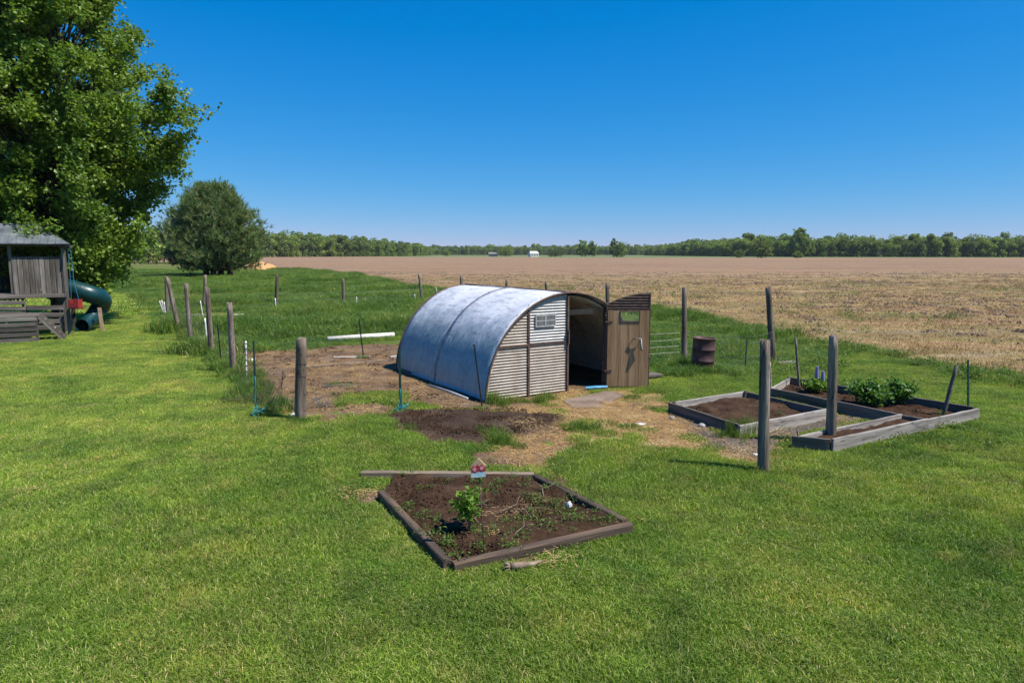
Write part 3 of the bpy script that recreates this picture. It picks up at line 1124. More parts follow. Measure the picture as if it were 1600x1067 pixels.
# ------------------------------------------------------------------ posts and stakes
def post(base, top, dia, label, mat='post', bands=(), group=None, slant=None, name='fence_post', cat='post'):
    b = G(*base)
    t = AT(top[0], top[1], b.y) - b
    n = 9
    seg = 14
    r = dia / 2
    ph = [random.random() * 6.28 for _ in range(4)]
    V = []
    lean = Vector((t.x, random.uniform(-.02, .02), 0))
    for i in range(n + 1):
        f = i / n
        z = -.15 + (t.z + .15) * f
        k = max(0.0, z / t.z)
        off = lean * k + Vector((math.sin(2.4 * f + ph[0]), math.cos(2 * f + ph[1]), 0)) * r * .12
        rr = r * (1.06 - .14 * f) * (1 + random.uniform(-.03, .03))
        for q in range(seg):
            a = 2 * math.pi * q / seg
            w = rr * (1 + .05 * math.sin(3 * a + ph[2]) + .035 * math.sin(5 * a + ph[3] + f))
            zz = z
            if i == n:
                w *= .93
                zz += (slant if slant is not None else random.uniform(-.03, .03)) * math.cos(a) * 1.0
            V.append(off + Vector((w * math.cos(a), w * math.sin(a), zz)))
    F = []
    for i in range(n):
        for q in range(seg):
            F.append((i * seg + q, i * seg + (q + 1) % seg, (i + 1) * seg + (q + 1) % seg, (i + 1) * seg + q))
    F.append(tuple(n * seg + q for q in range(seg)))
    o = mesh_obj(name, V, F, M[mat], None, False)
    for pl in o.data.polygons[:-1]:
        pl.use_smooth = True
    o.location = b
    tag(o, label, cat, group)
    for z in bands:
        m = MB()
        k = z / t.z
        c = lean * k
        m.tube([c + Vector((r * 1.05 * math.cos(a), r * 1.05 * math.sin(a), z + .006 * math.sin(2 * a))) for a in np.linspace(0, 6.283, 19)], .004, 4, False)
        m.build('wire_band', M['black'], o)
    return o


GP = 'round wooden posts of the pen fence'
POSTS = [
    ((471, 656), (471, 528), .195, 'thick grey post with wire bands at the near corner of the pen', 'post', (1.05, .82, .5, .2)),
    ((364, 583), (359, 473), .145, 'knobbly reddish-grey post between the banded white stake and thin black stake', 'post_bark', ()),
    ((331, 556), (323, 449), .15, 'tall slim grey post leaning left, with a farther post peeking over it', 'post', ()),
    ((298, 534), (291, 443), .15, 'grey post leaning left, third along the lawn edge from the banded near post', 'post', ()),
    ((280, 521), (262, 434), .16, 'strongly tilted grey post propped against the far left corner post', 'post', ()),
    ((261, 490), (260, 432), .17, 'upright dark far left corner post behind the tilted post', 'post', ()),
    ((319, 482), (321, 430), .17, 'far grey post hidden behind the tall slim leaning post', 'post', ()),
    ((431, 485), (433, 428), .17, 'post in the tall grass just right of the pine tree', 'post', ()),
    ((537, 483), (536, 436), .17, 'lone dark post in the middle of the tall grass', 'post', ()),
    ((660, 475), (655, 427), .17, 'left-leaning dark post between field edge and shed roof', 'post', ()),
    ((721, 478), (721, 431), .17, 'post poking up behind the far left end of the shed roof', 'post', ()),
    ((792, 484), (792, 437), .17, 'short post top showing above the middle of the shed roof', 'post', ()),
    ((854, 490), (854, 440), .17, 'post top showing above the shed roof near its front arch', 'post', ()),
    ((950, 508), (949, 442), .17, 'dark post rising behind the shed doorway beside the open door', 'post', ()),
    ((1069, 567), (1070, 449), .145, 'dark slender post standing beside the rusty barrel', 'post', ()),
    ((1208, 565), (1201, 449), .17, 'tall left-leaning post at the stubble field margin right of the barrel', 'post', ()),
    ((1193, 738), (1195, 531), .145, 'nearest grey round post on the lawn in front of the raised beds', 'post', ()),
    ((1297, 694), (1303, 523), .15, 'grey round post standing inside the corner of the pale raised bed', 'post', ()),
]
POBJ = []
for b, t, dia, lab, mt, bands in POSTS:
    POBJ.append(post(b, t, dia, lab, mt, bands, GP))


def tpost(base, top, label, mat='greensteel', w=.035, name='steel_stake', cat='stake', group='thin steel stakes'):
    b = G(*base)
    t = AT(top[0], top[1], b.y) - b
    m = MB()
    L = Vector((t.x, 0, t.z))
    A = Vector((0, 0, -.1))
    # a T section: flange and web
    ang = math.atan2(t.x, t.z)
    m.box((A + L) / 2, (w, .006, L.length + .1), 0, 0, ang)
    m.box((A + L) / 2 + Vector((0, .016, 0)), (.008, .026, L.length + .09), 0, 0, ang)
    for k in range(8):
        m.box(L * (.1 + .115 * k) + Vector((0, -.006, 0)), (.014, .008, .02), 0, 0, ang)
    o = m.build(name, M[mat])
    o.location = b
    tag(o, label, cat, group)
    return o


tpost((346, 569), (340, 507), 'thin black stake just left of the knobbly post', 'black')
tpost((400, 640), (396, 533), 'green steel stake rising from the crumpled wire mesh')
tpost((568, 557), (561, 498), 'thin black stake leaning in front of the white pole', 'black')
tpost((626, 645), (624, 546), 'green steel stake with teal rope by the left of the shed', w=.045)
tpost((754, 638), (741, 538), 'black stake leaning against the curved front corner of the shed', 'black', .03)
tpost((1164, 577), (1167, 530), 'short dark green stake between barrel and nearest round post')
tpost((1513, 640), (1513, 562), 'green steel stake at the far right corner of the raised beds', w=.04)


def stick(base, top, r, label, mat, name='stake', cat='stake', group=None, bands=0, dy=0.0):
    b = G(*base)
    t = AT(top[0], top[1], b.y + dy) - b
    m = MB()
    k = 6
    pts = [Vector((0, 0, -.1))] + [t * (i / k) + Vector((random.uniform(-.1, .1) * r, random.uniform(-.1, .1) * r, 0)) for i in range(k + 1)]
    m.tube(pts, [r * (1.05 - .15 * i / (k + 1)) for i in range(k + 2)], 6)
    o = m.build(name, M[mat], None, True)
    o.location = b
    tag(o, label, cat, group)
    for i in range(bands):
        m = MB()
        f = (i + .6) / bands
        m.tube([t * (f - .012), t * (f + .012)], r * 1.15, 6)
        m.build('band', M['black'], o)
    return o


stick((385, 594), (384, 533), .022, 'white stake with dark bands right of the knobbly post', 'white', bands=7)
stick((324, 538), (320, 497), .03, 'white stake touching the foot of the tall slim leaning post', 'white', group='white stakes in the grass')
stick((318, 500), (313, 470), .025, 'white stake leaning left just above the tall slim post\'s foot', 'white', group='white stakes in the grass')
stick((293, 505), (291, 484), .03, 'short white stake beside the third grey post on the lawn edge', 'white', group='white stakes in the grass')
for (bx, tx, ty, wh) in ((257, 249, 470, 'leftmost'), (257.5, 252.5, 469, 'middle'), (258.5, 256.5, 472, 'rightmost')):
    stick((bx, 492), (tx, ty), .03, wh + ' white stake of the bunch of three by the far left corner post', 'white', group='bunch of white stakes by the corner post')
stick((431, 486), (430, 466), .035, 'short white stake at the foot of the post right of the pine', 'white', group='white stakes in the grass')
stick((558, 487), (557, 464), .025, 'white stake right of the lone dark post in the tall grass', 'white', group='white stakes in the grass')
stick((649, 477), (648, 460), .025, 'small white stake left of the leaning post by the shed', 'white', group='white stakes in the grass')
stick((683, 476), (681, 449), .06, 'short pale stub between the leaning post and the shed roof', 'plank_grey')
stick((1249, 610), (1243, 527), .028, 'slim grey wooden stake at the left end of the rear raised bed', 'plank_dark')
stick((1472, 655), (1495, 571), .035, 'tilted wooden stake leaning right over the long raised bed board', 'plank_dark')
stick((1205, 612), (1203, 566), .022, 'short pale stake half hidden by the nearest round post', 'plank_grey')
stick((1248, 694), (1246, 671), .014, 'tiny pale stick at the dark end of the pale raised bed', 'plank_grey')

# teal rope on the green stakes
for (base, lab, zt) in (((626, 645), 'teal rope tangled at the foot of the green stake by the shed', .45), ((402, 652), 'teal rope hanging on the crumpled wire mesh', .75)):
    b = G(*base)
    m = MB()
    pts = [Vector((.01 * math.sin(i), -.03 + .015 * math.cos(i * 1.7), zt - zt * i / 9 + .02)) for i in range(10)]
    m.tube(pts, .007, 5)
    for j in range(3):
        c = [Vector((.11 * math.cos(a + j) + .03 * j, .09 * math.sin(a + j), .05 + .05 * j + .04 * math.sin(2 * a))) for a in np.linspace(0, 5.5, 14)]
        m.tube(c, .007, 5)
    o = m.build('rope', M['teal_rope'], None, True)
    o.location = b
    tag(o, lab, 'rope')

# ------------------------------------------------------------------ wire fences
def span(a, b, heights, label, sag=.04, verticals=0, r=.0028, name='wire_fence'):
    a = Vector(a)
    b = Vector(b)
    root = thing(name, label, 'fence', ((a + b) / 2).to_tuple())
    c = (a + b) / 2
    for h in heights:
        m = MB()
        m.tube([a.lerp(b, f) - c + Vector((0, random.uniform(-.01, .01), h - sag * 4 * f * (1 - f) + random.uniform(-.012, .012))) for f in np.linspace(0, 1, 12)], r, 4)
        m.build('wire', M['wire'], root)
    if verticals:
        m = MB()
        for i in range(verticals):
            f = (i + .5) / verticals
            p = a.lerp(b, f) - c
            m.tube([p + Vector((0, 0, heights[0] - sag)), p + Vector((random.uniform(-.02, .02), 0, heights[-1] - sag * 4 * f * (1 - f)))], r * .8, 4)
        tag(m.build('upright_wires', M['wire'], root), kind='stuff')
    return root


def gp(i):
    return POBJ[i].location.copy()


HS = (.15, .32, .5, .68, .86)
span(SHED_M @ Vector((SA + .1, 2.4, 0)), gp(14), HS, 'wire fence between the open shed door and the barrel post', verticals=14)
span(gp(14), G(1164, 577), HS, 'wire fence running behind the rusty barrel', verticals=16)
span(G(1164, 577), gp(15), HS, 'wire fence between short green stake and leaning field-margin post', verticals=8)
names = ['near banded post to knobbly post', 'knobbly post to tall slim post', 'tall slim post to third grey post', 'third grey post to tilted post', 'tilted post to the far corner post']
for k in range(1, 5):
    span(gp(k), gp(k + 1), (.2, .45, .7, .95), 'thin wire fence from ' + names[k], verticals=10)
for k, nm in ((5, 'far corner post to hidden far post'), (6, 'hidden far post to post by pine'), (7, 'post by pine to lone dark post'), (8, 'lone dark post to leaning post')):
    span(gp(k), gp(k + 1), (.3, .6, .9), 'thin wire fence from ' + nm + ' in tall grass', r=.004)


def crumpled_mesh():
    a = G(372, 590)
    b = G(452, 652)
    root = thing('wire_mesh', 'crumpled welded wire mesh sagging between knobbly post and banded post', 'wire mesh', a.to_tuple())
    d = b - a
    n = Vector((-d.y, d.x, 0)).normalized()

    def S(u, v):
        p = d * u + n * (-.35 * math.sin(u * 2.6) * (1 - v * .4) + .75 * v * math.sin(u * 3.14)) * .8
        z = .95 * v * (1 - .55 * math.sin(u * 3.0)) + .05 * math.sin(9 * u + 3 * v)
        return p + Vector((0, 0, max(.03, z + .04)))
    m = MB()
    for i in range(24):
        u = i / 23
        m.tube([S(u, v) for v in np.linspace(0, 1, 7)], .0045, 3)
    for j in range(9):
        m.tube([S(u, j / 8) for u in np.linspace(0, 1, 20)], .0045, 3)
    m.build('upright_panel', M['rustrim'], root)
    m = MB()
    q = G(352, 622) - a
    for j in range(9):
        m.tube([q + Vector((.02 * j + t * .9, -.075 * j - t * .35, .05 + .06 * math.sin(t * 4 + j) + .1 * t)) for t in np.linspace(0, 1, 8)], .004, 3)
    for i in range(10):
        m.tube([q + Vector((.1 * i + .02 * j, -.039 * i - .075 * j, .06 + .05 * math.sin(i * .5 + j))) for j in range(9)], .0035, 3)
    m.build('flattened_panel', M['rustrim'], root)


crumpled_mesh()


# ------------------------------------------------------------------ boards and poles on the ground
def ground_board(a, b, w, h, mat, label, name='board', cat='board', z=.03):
    A = G(*a)
    B = G(*b)
    c = (A + B) / 2
    o = plank(name, A + Vector((0, 0, z)), B + Vector((0, 0, z)), w, h, M[mat])
    tag(o, label, cat)
    return o


A, B = G(512, 534), G(616, 528)
m = MB()
m.tube([(A - B) * .5 + Vector((0, 0, .09)), Vector((0, .03, .1)), (B - A) * .5 + Vector((0, 0, .12))], [.09, .095, .085], 10)
o = m.build('peeled_pole', M['whitewood'], None, True)
o.location = (A + B) / 2
tag(o, 'thick white pole lying at the edge of the tall grass', 'pole')
ground_board((346, 568), (398, 563), .16, .05, 'whitewood', 'pale board on the dirt behind the knobbly post')
ground_board((345, 554), (362, 553), .3, .05, 'whitewood', 'short pale board peeking out left of the knobbly post')
ground_board((470, 576), (606, 565), .09, .06, 'twig', 'long thin brown pole across the pen dirt')
ground_board((521, 560), (578, 559), .07, .04, 'whitewood', 'thin pale lath near the leaning black stake')
ground_board((610, 561), (634, 560), .2, .12, 'plank_grey', 'grey block of wood by the rear corner of the shed')
ground_board((503, 606), (550, 603), .12, .05, 'plank_dark', 'mossy dark board lying flat on the pen dirt')
ground_board((362, 494), (381, 493), .2, .1, 'whitewood', 'short white board in the tall grass behind the pen')
ground_board((292, 497), (316, 495), .7, .22, 'plank_dark', 'low dark heap of old boards in the grass left of slim post', 'board_heap', 'board heap')
ground_board((1215, 570), (1242, 568), .12, .1, 'plank_grey', 'short grey timber lying right of the leaning margin post')
ground_board((1000, 594), (1030, 591), .3, .06, 'plank_dark', 'dark branches heap lying right of the open door', 'branch_heap', 'branches', z=.1)


def rock(p, s, mat, label, name='stone', cat='stone', seed=1):
    g = np.random.default_rng(seed)
    V = []
    F = []
    n, k = 8, 5
    for j in range(k + 1):
        t = math.pi * j / k
        for i in range(n):
            a = 2 * math.pi * i / n
            r = 1 + .3 * (g.random() - .5)
            V.append((s[0] * r * math.sin(t) * math.cos(a), s[1] * r * math.sin(t) * math.sin(a), s[2] * (math.cos(t) * r * .9 + .5)))
    for j in range(k):
        for i in range(n):
            F.append((j * n + i, j * n + (i + 1) % n, (j + 1) * n + (i + 1) % n, (j + 1) * n + i))
    o = mesh_obj(name, V, F, M[mat])
    o.location = p
    tag(o, label, cat)
    return o


rock(G(1096, 668), (.07, .06, .06), 'stone', 'pale stone against the dark board of the square raised bed', seed=2)
rock(G(1050, 655), (.05, .05, .05), 'stone', 'small pale stone below the left corner of the square raised bed', seed=3)
rock(G(1000, 664), (.11, .06, .03), 'white', 'white plastic bag scrap on the straw', 'litter', 'litter', 4)
rock(G(889, 792, .06), (.04, .03, .05), 'white', 'crumpled white cup inside the front garden bed', 'litter', 'litter', 5)
rock(G(1180, 711), (.05, .09, .02), 'white', 'torn white paper at the foot of the nearest round post', 'litter', 'litter', 6)
rock(G(462, 650), (.13, .07, .05), 'whitewood', 'white rag at the foot of the banded post', 'litter', 'litter', 7)
rock(G(446, 647), (.05, .04, .04), 'red', 'tiny red scrap left of the banded post', 'litter', 'litter', 8)
b = G(494, 640)
m = MB()
g = np.random.default_rng(77)
for j in range(16):
    c = g.normal(size=3) * np.array([.13, .1, .05]) + np.array([0, 0, .12])
    u = g.normal(size=3)
    u /= np.linalg.norm(u)
    v = np.cross(u, g.normal(size=3))
    v /= np.linalg.norm(v)
    r0 = .05 + .1 * g.random()
    m.tube([Vector(c + r0 * (u * math.cos(a) + v * math.sin(a) * .7)) + Vector((0, 0, .02)) for a in np.linspace(0, 5.6, 12)], .004, 4)
o = m.build('netting', M['wire'], None, True)
o.location = b
tag(o, 'grey tangle of netting right of the banded post', 'netting')

# driftwood-like root in front of the bed
p = G(800, 893)
m = MB()
m.tube([Vector((-.01, 0, .05)), Vector((.04, .015, .055)), Vector((.09, .01, .06)), Vector((.15, .05, .055)), Vector((.21, .06, .05)), Vector((.27, .12, .05)), Vector((.33, .13, .03))], [.042, .034, .036, .025, .024, .014, .006], 8)
for j in range(7):
    a = j * .9
    m.tube([Vector((0, 0, .05)), Vector((-.04, .03 * math.cos(a), .05 + .03 * math.sin(a))), Vector((-.075, .055 * math.cos(a), .05 + .045 * math.sin(a)))], [.02, .012, .004], 5)
o = m.build('root_stub', M['twig'], None, True)
o.location = p
tag(o, 'pale dried root lying in front of the nearest garden bed timber', 'root')


# ------------------------------------------------------------------ rusty barrel
def barrel():
    b = G(1097, 580)
    root = thing('barrel', 'rusty dark red steel barrel standing in the grass by the wire fence', 'barrel', b.to_tuple())
    prof = [(.0, 0), (.285, 0), (.295, .015), (.28, .03), (.28, .27), (.296, .285), (.28, .30), (.28, .56), (.296, .575), (.28, .59), (.28, .84), (.293, .855), (.288, .87), (.27, .865), (.265, .78), (.0, .775)]
    n = 28
    V = []
    F = []
    for (r, z) in prof:
        for k in range(n):
            a = 2 * math.pi * k / n
            dn = 1 - .05 * max(0, math.cos(a + 1.9)) ** 6 * (1 if .3 < z < .86 else 0)
            V.append((r * dn * math.cos(a), r * dn * math.sin(a), z))
    for j in range(len(prof) - 1):
        for k in range(n):
            F.append((j * n + k, j * n + (k + 1) % n, (j + 1) * n + (k + 1) % n, (j + 1) * n + k))
    o = mesh_obj('drum', V, F, M['barrel'], root, True)
    m = MB()
    m.tube([(.29 * math.cos(a), .29 * math.sin(a), .86) for a in np.linspace(0, 6.283, 29)], .012, 6, False)
    m.build('rim', M['rustrim'], root, True)
    root.rotation_euler = (0, math.radians(2), 0)


barrel()


# ------------------------------------------------------------------ garden beds
def soil(name, pts, z, amp, parent, res=.035, seed=0, origin=(0, 0, 0), dome=0.0):
    P = np.array(pts)
    x0, y0 = P.min(0)
    x1, y1 = P.max(0)
    X, Y, Q = grid_mesh(np.arange(x0, x1 + res, res), np.arange(y0, y1 + res, res))
    ins = inside(pts, X, Y)
    keep = ins[Q].all(1)
    Z = z + amp * (fbm(X, Y, .5, 100 + seed, 3) + .5 * fbm(X, Y, .16, 110 + seed, 3))
    c = P.mean(0)
    Z = Z + dome * np.exp(-((X - c[0]) ** 2 + (Y - c[1]) ** 2) / .8)
    used = np.unique(Q[keep])
    re = np.full(len(X), -1)
    re[used] = np.arange(len(used))
    V = np.stack([X - origin[0], Y - origin[1], Z - origin[2]], 1)[used]
    return np_mesh(name, V, re[Q[keep]], None, M['soil'], parent, smooth=True)


def front_bed():
    r = G(760, 820)
    s = thing('garden_bed', 'low square garden bed of dark timbers with a sign and sapling', 'garden bed', r.to_tuple())
    h = .10
    w = .09

    def P(px, py):
        return G(px, py) - r + Vector((0, 0, h / 2))
    a, b = P(565, 747), P(834, 749)
    plank('timber', a, b, w, h, M['timber_pale'], s, ch=.012)
    plank('timber', P(836, 752), P(977, 824), w, h, M['timber'], s, ch=.012)
    plank('timber', P(708, 893), P(985, 830), w, h, M['timber'], s, ch=.012)
    plank('timber', P(596, 778), P(700, 890), w, h, M['timber'], s, ch=.012)
    pts = [tuple(G(*q)[:2]) for q in ((595, 777), (616, 750), (835, 750), (982, 827), (706, 893))]
    soil('soil', pts, .06, .075, s, .03, 1, r)
    return s, pts


FB, FB_PTS = front_bed()


def board_wall(s, r, A, B, z0, z1, mat, th=.045):
    A = Vector((A[0], A[1], 0)) - r
    B = Vector((B[0], B[1], 0)) - r
    up = Vector((0, 0, (z0 + z1) / 2))
    return plank('board', A + up, B + up, th, z1 - z0, M[mat], s, ch=.005)


def raised_beds():
    L, K, R, F_ = [Vector((*p, 0)) for p in BEDA]  # shade put into the colour: shaded sides get dark planks, sunlit ones grey
    r = (L + F_) / 2
    s = thing('raised_bed', 'square raised bed of grey boards filled with brown soil', 'raised bed', r.to_tuple(), group='board-sided raised beds')
    board_wall(s, r, L, K, -.02, .21, 'plank_grey')
    board_wall(s, r, K, R, -.02, .205, 'plank_dark')
    e = (R - F_).normalized() * .03
    board_wall(s, r, F_ - e, R + e, -.02, .212, 'plank_grey')
    e = (L - F_).normalized()
    board_wall(s, r, L + e * .02, F_ + e * .03, -.02, .215, 'plank_dark')
    k = K - r
    for c in (K, L):
        p = c + ((L + R + F_ + K) / 4 - c).normalized() * .075 - r
        plank('corner_block', p + Vector((0, 0, -.02)), p + Vector((0, 0, .235)), .05, .05, M['plank_dark'], s)
    soil('soil', BEDA, .10, .07, s, .022, 2, r, .05)
    r = Vector((C1.x, C1.y, 0))
    s = thing('raised_bed', 'long joined raised beds of grey boards darkened on shaded sides holding bushes and lupines', 'raised bed', r.to_tuple(), group='board-sided raised beds')
    d = (CE - C1).normalized()
    board_wall(s, r, C1, C1.lerp(CE, .62), -.02, .235, 'plank_grey')
    board_wall(s, r, C1.lerp(CE, .62) + d * .006, CE + d * .1, -.02, .225, 'plank_grey')
    e = (C0 - C1).normalized()
    board_wall(s, r, C1 + e * .035, C0 + e * .03, -.02, .23, 'plank_dark')  # dark planks again paint the shade on this end and the inner faces
    board_wall(s, r, C0 - e * .01 + d * .03, CF, -.02, .22, 'plank_grey')
    board_wall(s, r, CF + (CG - CF) * .05, CG - (CG - CF) * .06, -.02, .21, 'plank_dark')
    e = (B0 - CE).normalized()
    board_wall(s, r, CE + e * .04, CE.lerp(B0, .5), -.02, .25, 'plank_dark')
    board_wall(s, r, CE.lerp(B0, .5) + e * .006, B0 + e * .05, -.02, .235, 'plank_dark')
    board_wall(s, r, B1, B0 - (B0 - B1).normalized() * .04, -.02, .215, 'plank_grey')
    board_wall(s, r, B1 - (B1 - CF).normalized() * .03, CF + (B1 - CF).normalized() * .03, -.02, .22, 'plank_dark')
    soil('soil', [tuple(v[:2]) for v in (C1, CG, CF, C0)], .15, .05, s, .022, 3, r)
    soil('soil', [tuple(v[:2]) for v in (CG, CE, B0, B1, CF)], .08, .06, s, .022, 4, r)


raised_beds()


def garden_sign():
    b = G(757, 868)
    s = thing('garden_sign', 'small house-shaped painted wooden sign on a thin rod in the garden bed', 'sign', b.to_tuple())
    t = AT(748, 742, b.y) - b
    m = MB()
    m.tube([(0, 0, -.05), t * .5 + Vector((.004, 0, 0)), t], .006, 6)
    m.build('rod', M['rustrim'], s, True)
    w, h = .075, .125
    z0 = t.z - .02
    an = math.radians(-4)
    P = [(-w, z0), (w * .93, z0 + .012), (w * .96, z0 + h), (-.005, z0 + h + .075), (-w * 1.02, z0 + h - .005)]

    def prism(P, y0, y1):
        n = len(P)
        V = [(x + t.x, y0, z) for x, z in P] + [(x + t.x, y1, z) for x, z in P]
        return V, [tuple(range(n)), tuple(range(n, 2 * n))[::-1]] + [(i, n + i, n + (i + 1) % n, (i + 1) % n) for i in range(n)]
    bo = mesh_obj('board', *prism(P, -.03, -.008), M['signwood'], s)
    mesh_obj('blue_paint', *prism([(-w * .97, z0 + .003), (w * .9, z0 + .014), (w * .9, z0 + .07), (.03, z0 + .06), (0, z0 + .068), (-.03, z0 + .05), (-w * .98, z0 + .055)], -.0335, -.0305), M['signblue'], bo)
    mesh_obj('red_paint', *prism([(-w * .98, z0 + .056), (-.03, z0 + .052), (0, z0 + .07), (.03, z0 + .063), (w * .92, z0 + .072), (w * .94, z0 + .118), (.05, z0 + .11),
                                  (.035, z0 + .142), (.01, z0 + .118), (-.01, z0 + .14), (-.03, z0 + .112), (-.05, z0 + .125), (-w * .98, z0 + .10)], -.0345, -.0308), M['signred'], bo)
    for cx, cz, r in ((-.04, .088, .02), (.03, .10, .019)):
        mesh_obj('radish', *prism([(cx + r * math.cos(a), z0 + cz + r * math.sin(a)) for a in np.linspace(0, 6.283, 11)[:-1]], -.0365, -.0347), M['signpink'], bo)


garden_sign()


def stems_and_leaves(name, label, cat, base, stems, leafR, nleaf, lsize, mat, stem_mat='twig', seed=1, up=.3, droop=.3, h0=.35):
    """plant: a few stems with leaves gathered along their upper part"""
    g = np.random.default_rng(seed)
    root = thing(name, label, cat, base.to_tuple())
    C = []
    m = MB()
    for (dx, dy, h, r) in stems:
        pts = [Vector((dx * f * (.4 + .6 * f), dy * f, h * f)) for f in np.linspace(0, 1, 7)]
        m.tube(pts, [r * (1 - .7 * f) for f in np.linspace(0, 1, 7)], 5)
        for _ in range(nleaf):
            f = h0 + (1 - h0) * g.random()
            k = np.array([dx * f * (.4 + .6 * f), dy * f, h * f])
            C.append(k + g.normal(size=3) * np.array([leafR, leafR, leafR * .6]) * (.5 + .5 * g.random()))
    C = np.array(C)
    C[:, 2] = np.maximum(C[:, 2], .03)
    m.build('stems', M[stem_mat], root, True)
    leaf_cloud('leaves', C, lsize * (.6 + .8 * g.random(len(C))), M[mat], root, up=up, seed=seed, droop=droop)
    return root


b = G(735, 838)
stems_and_leaves('sapling', 'leafy green sapling beside the painted sign in the garden bed', 'sapling', b + Vector((0, 0, .05)),
                 [(-.06, 0, .46, .010), (-.14, .03, .36, .007), (.04, .03, .48, .007), (-.02, -.04, .33, .006), (.02, .05, .4, .006)], .075, 46, .062, 'saplingleaf', seed=3, h0=.5)
for (px, py, sx, n, lab, sd) in ((1362, 640, .42, 9, 'dense dark green leafy bush in the rear raised bed, left of two', 5), (1408, 638, .32, 7, 'smaller dark green leafy bush in the rear raised bed, right of two', 6)):
    g = np.random.default_rng(sd)
    st = [(sx * math.cos(a) * (.4 + .6 * g.random()), sx * math.sin(a) * (.4 + .6 * g.random()), .26 + .2 * g.random(), .006) for a in np.linspace(0, 6.283, n + 1)[:-1]] + [(0, 0, .45, .006)] * 2
    stems_and_leaves('leafy_bush', lab, 'bush', G(px, py) + Vector((0, .1, .08)), st, .11, 100, .075, 'bushleaf', 'weed_stem' if 'weed_stem' in M else 'twig', sd, h0=.35)


def lupine():
    b = G(1276, 619) + Vector((0, .05, .08))
    g = np.random.default_rng(4)
    st = [(.22 * math.cos(a), .22 * math.sin(a), .18 + .1 * g.random(), .006) for a in np.linspace(0, 6.283, 9)[:-1]]
    root = stems_and_leaves('lupine', 'lupine plant with two purple flower spikes in the rear raised bed', 'plant', b, st, .08, 55, .08, 'saplingleaf', seed=8, h0=.3)
    for dx, h in ((.0, .52), (.13, .42)):
        m = MB()
        m.tube([(dx * .5, 0, .0), (dx, 0, h)], .006, 5)
        sp = m.build('flower_stalk', M['twig'], root)
        m = MB()
        for k in range(11):
            for j in range(5):
                a = j * 1.257 + k * .6
                rr = .035 * (1 - .65 * k / 11)
                m.box((dx + rr * math.cos(a), rr * math.sin(a), h - .2 + k * .022), (.022, .022, .02), a)
        m.build('flower_spike', M['flower'], sp)


lupine()


# ------------------------------------------------------------------ playhouse
SWING_TOP = []


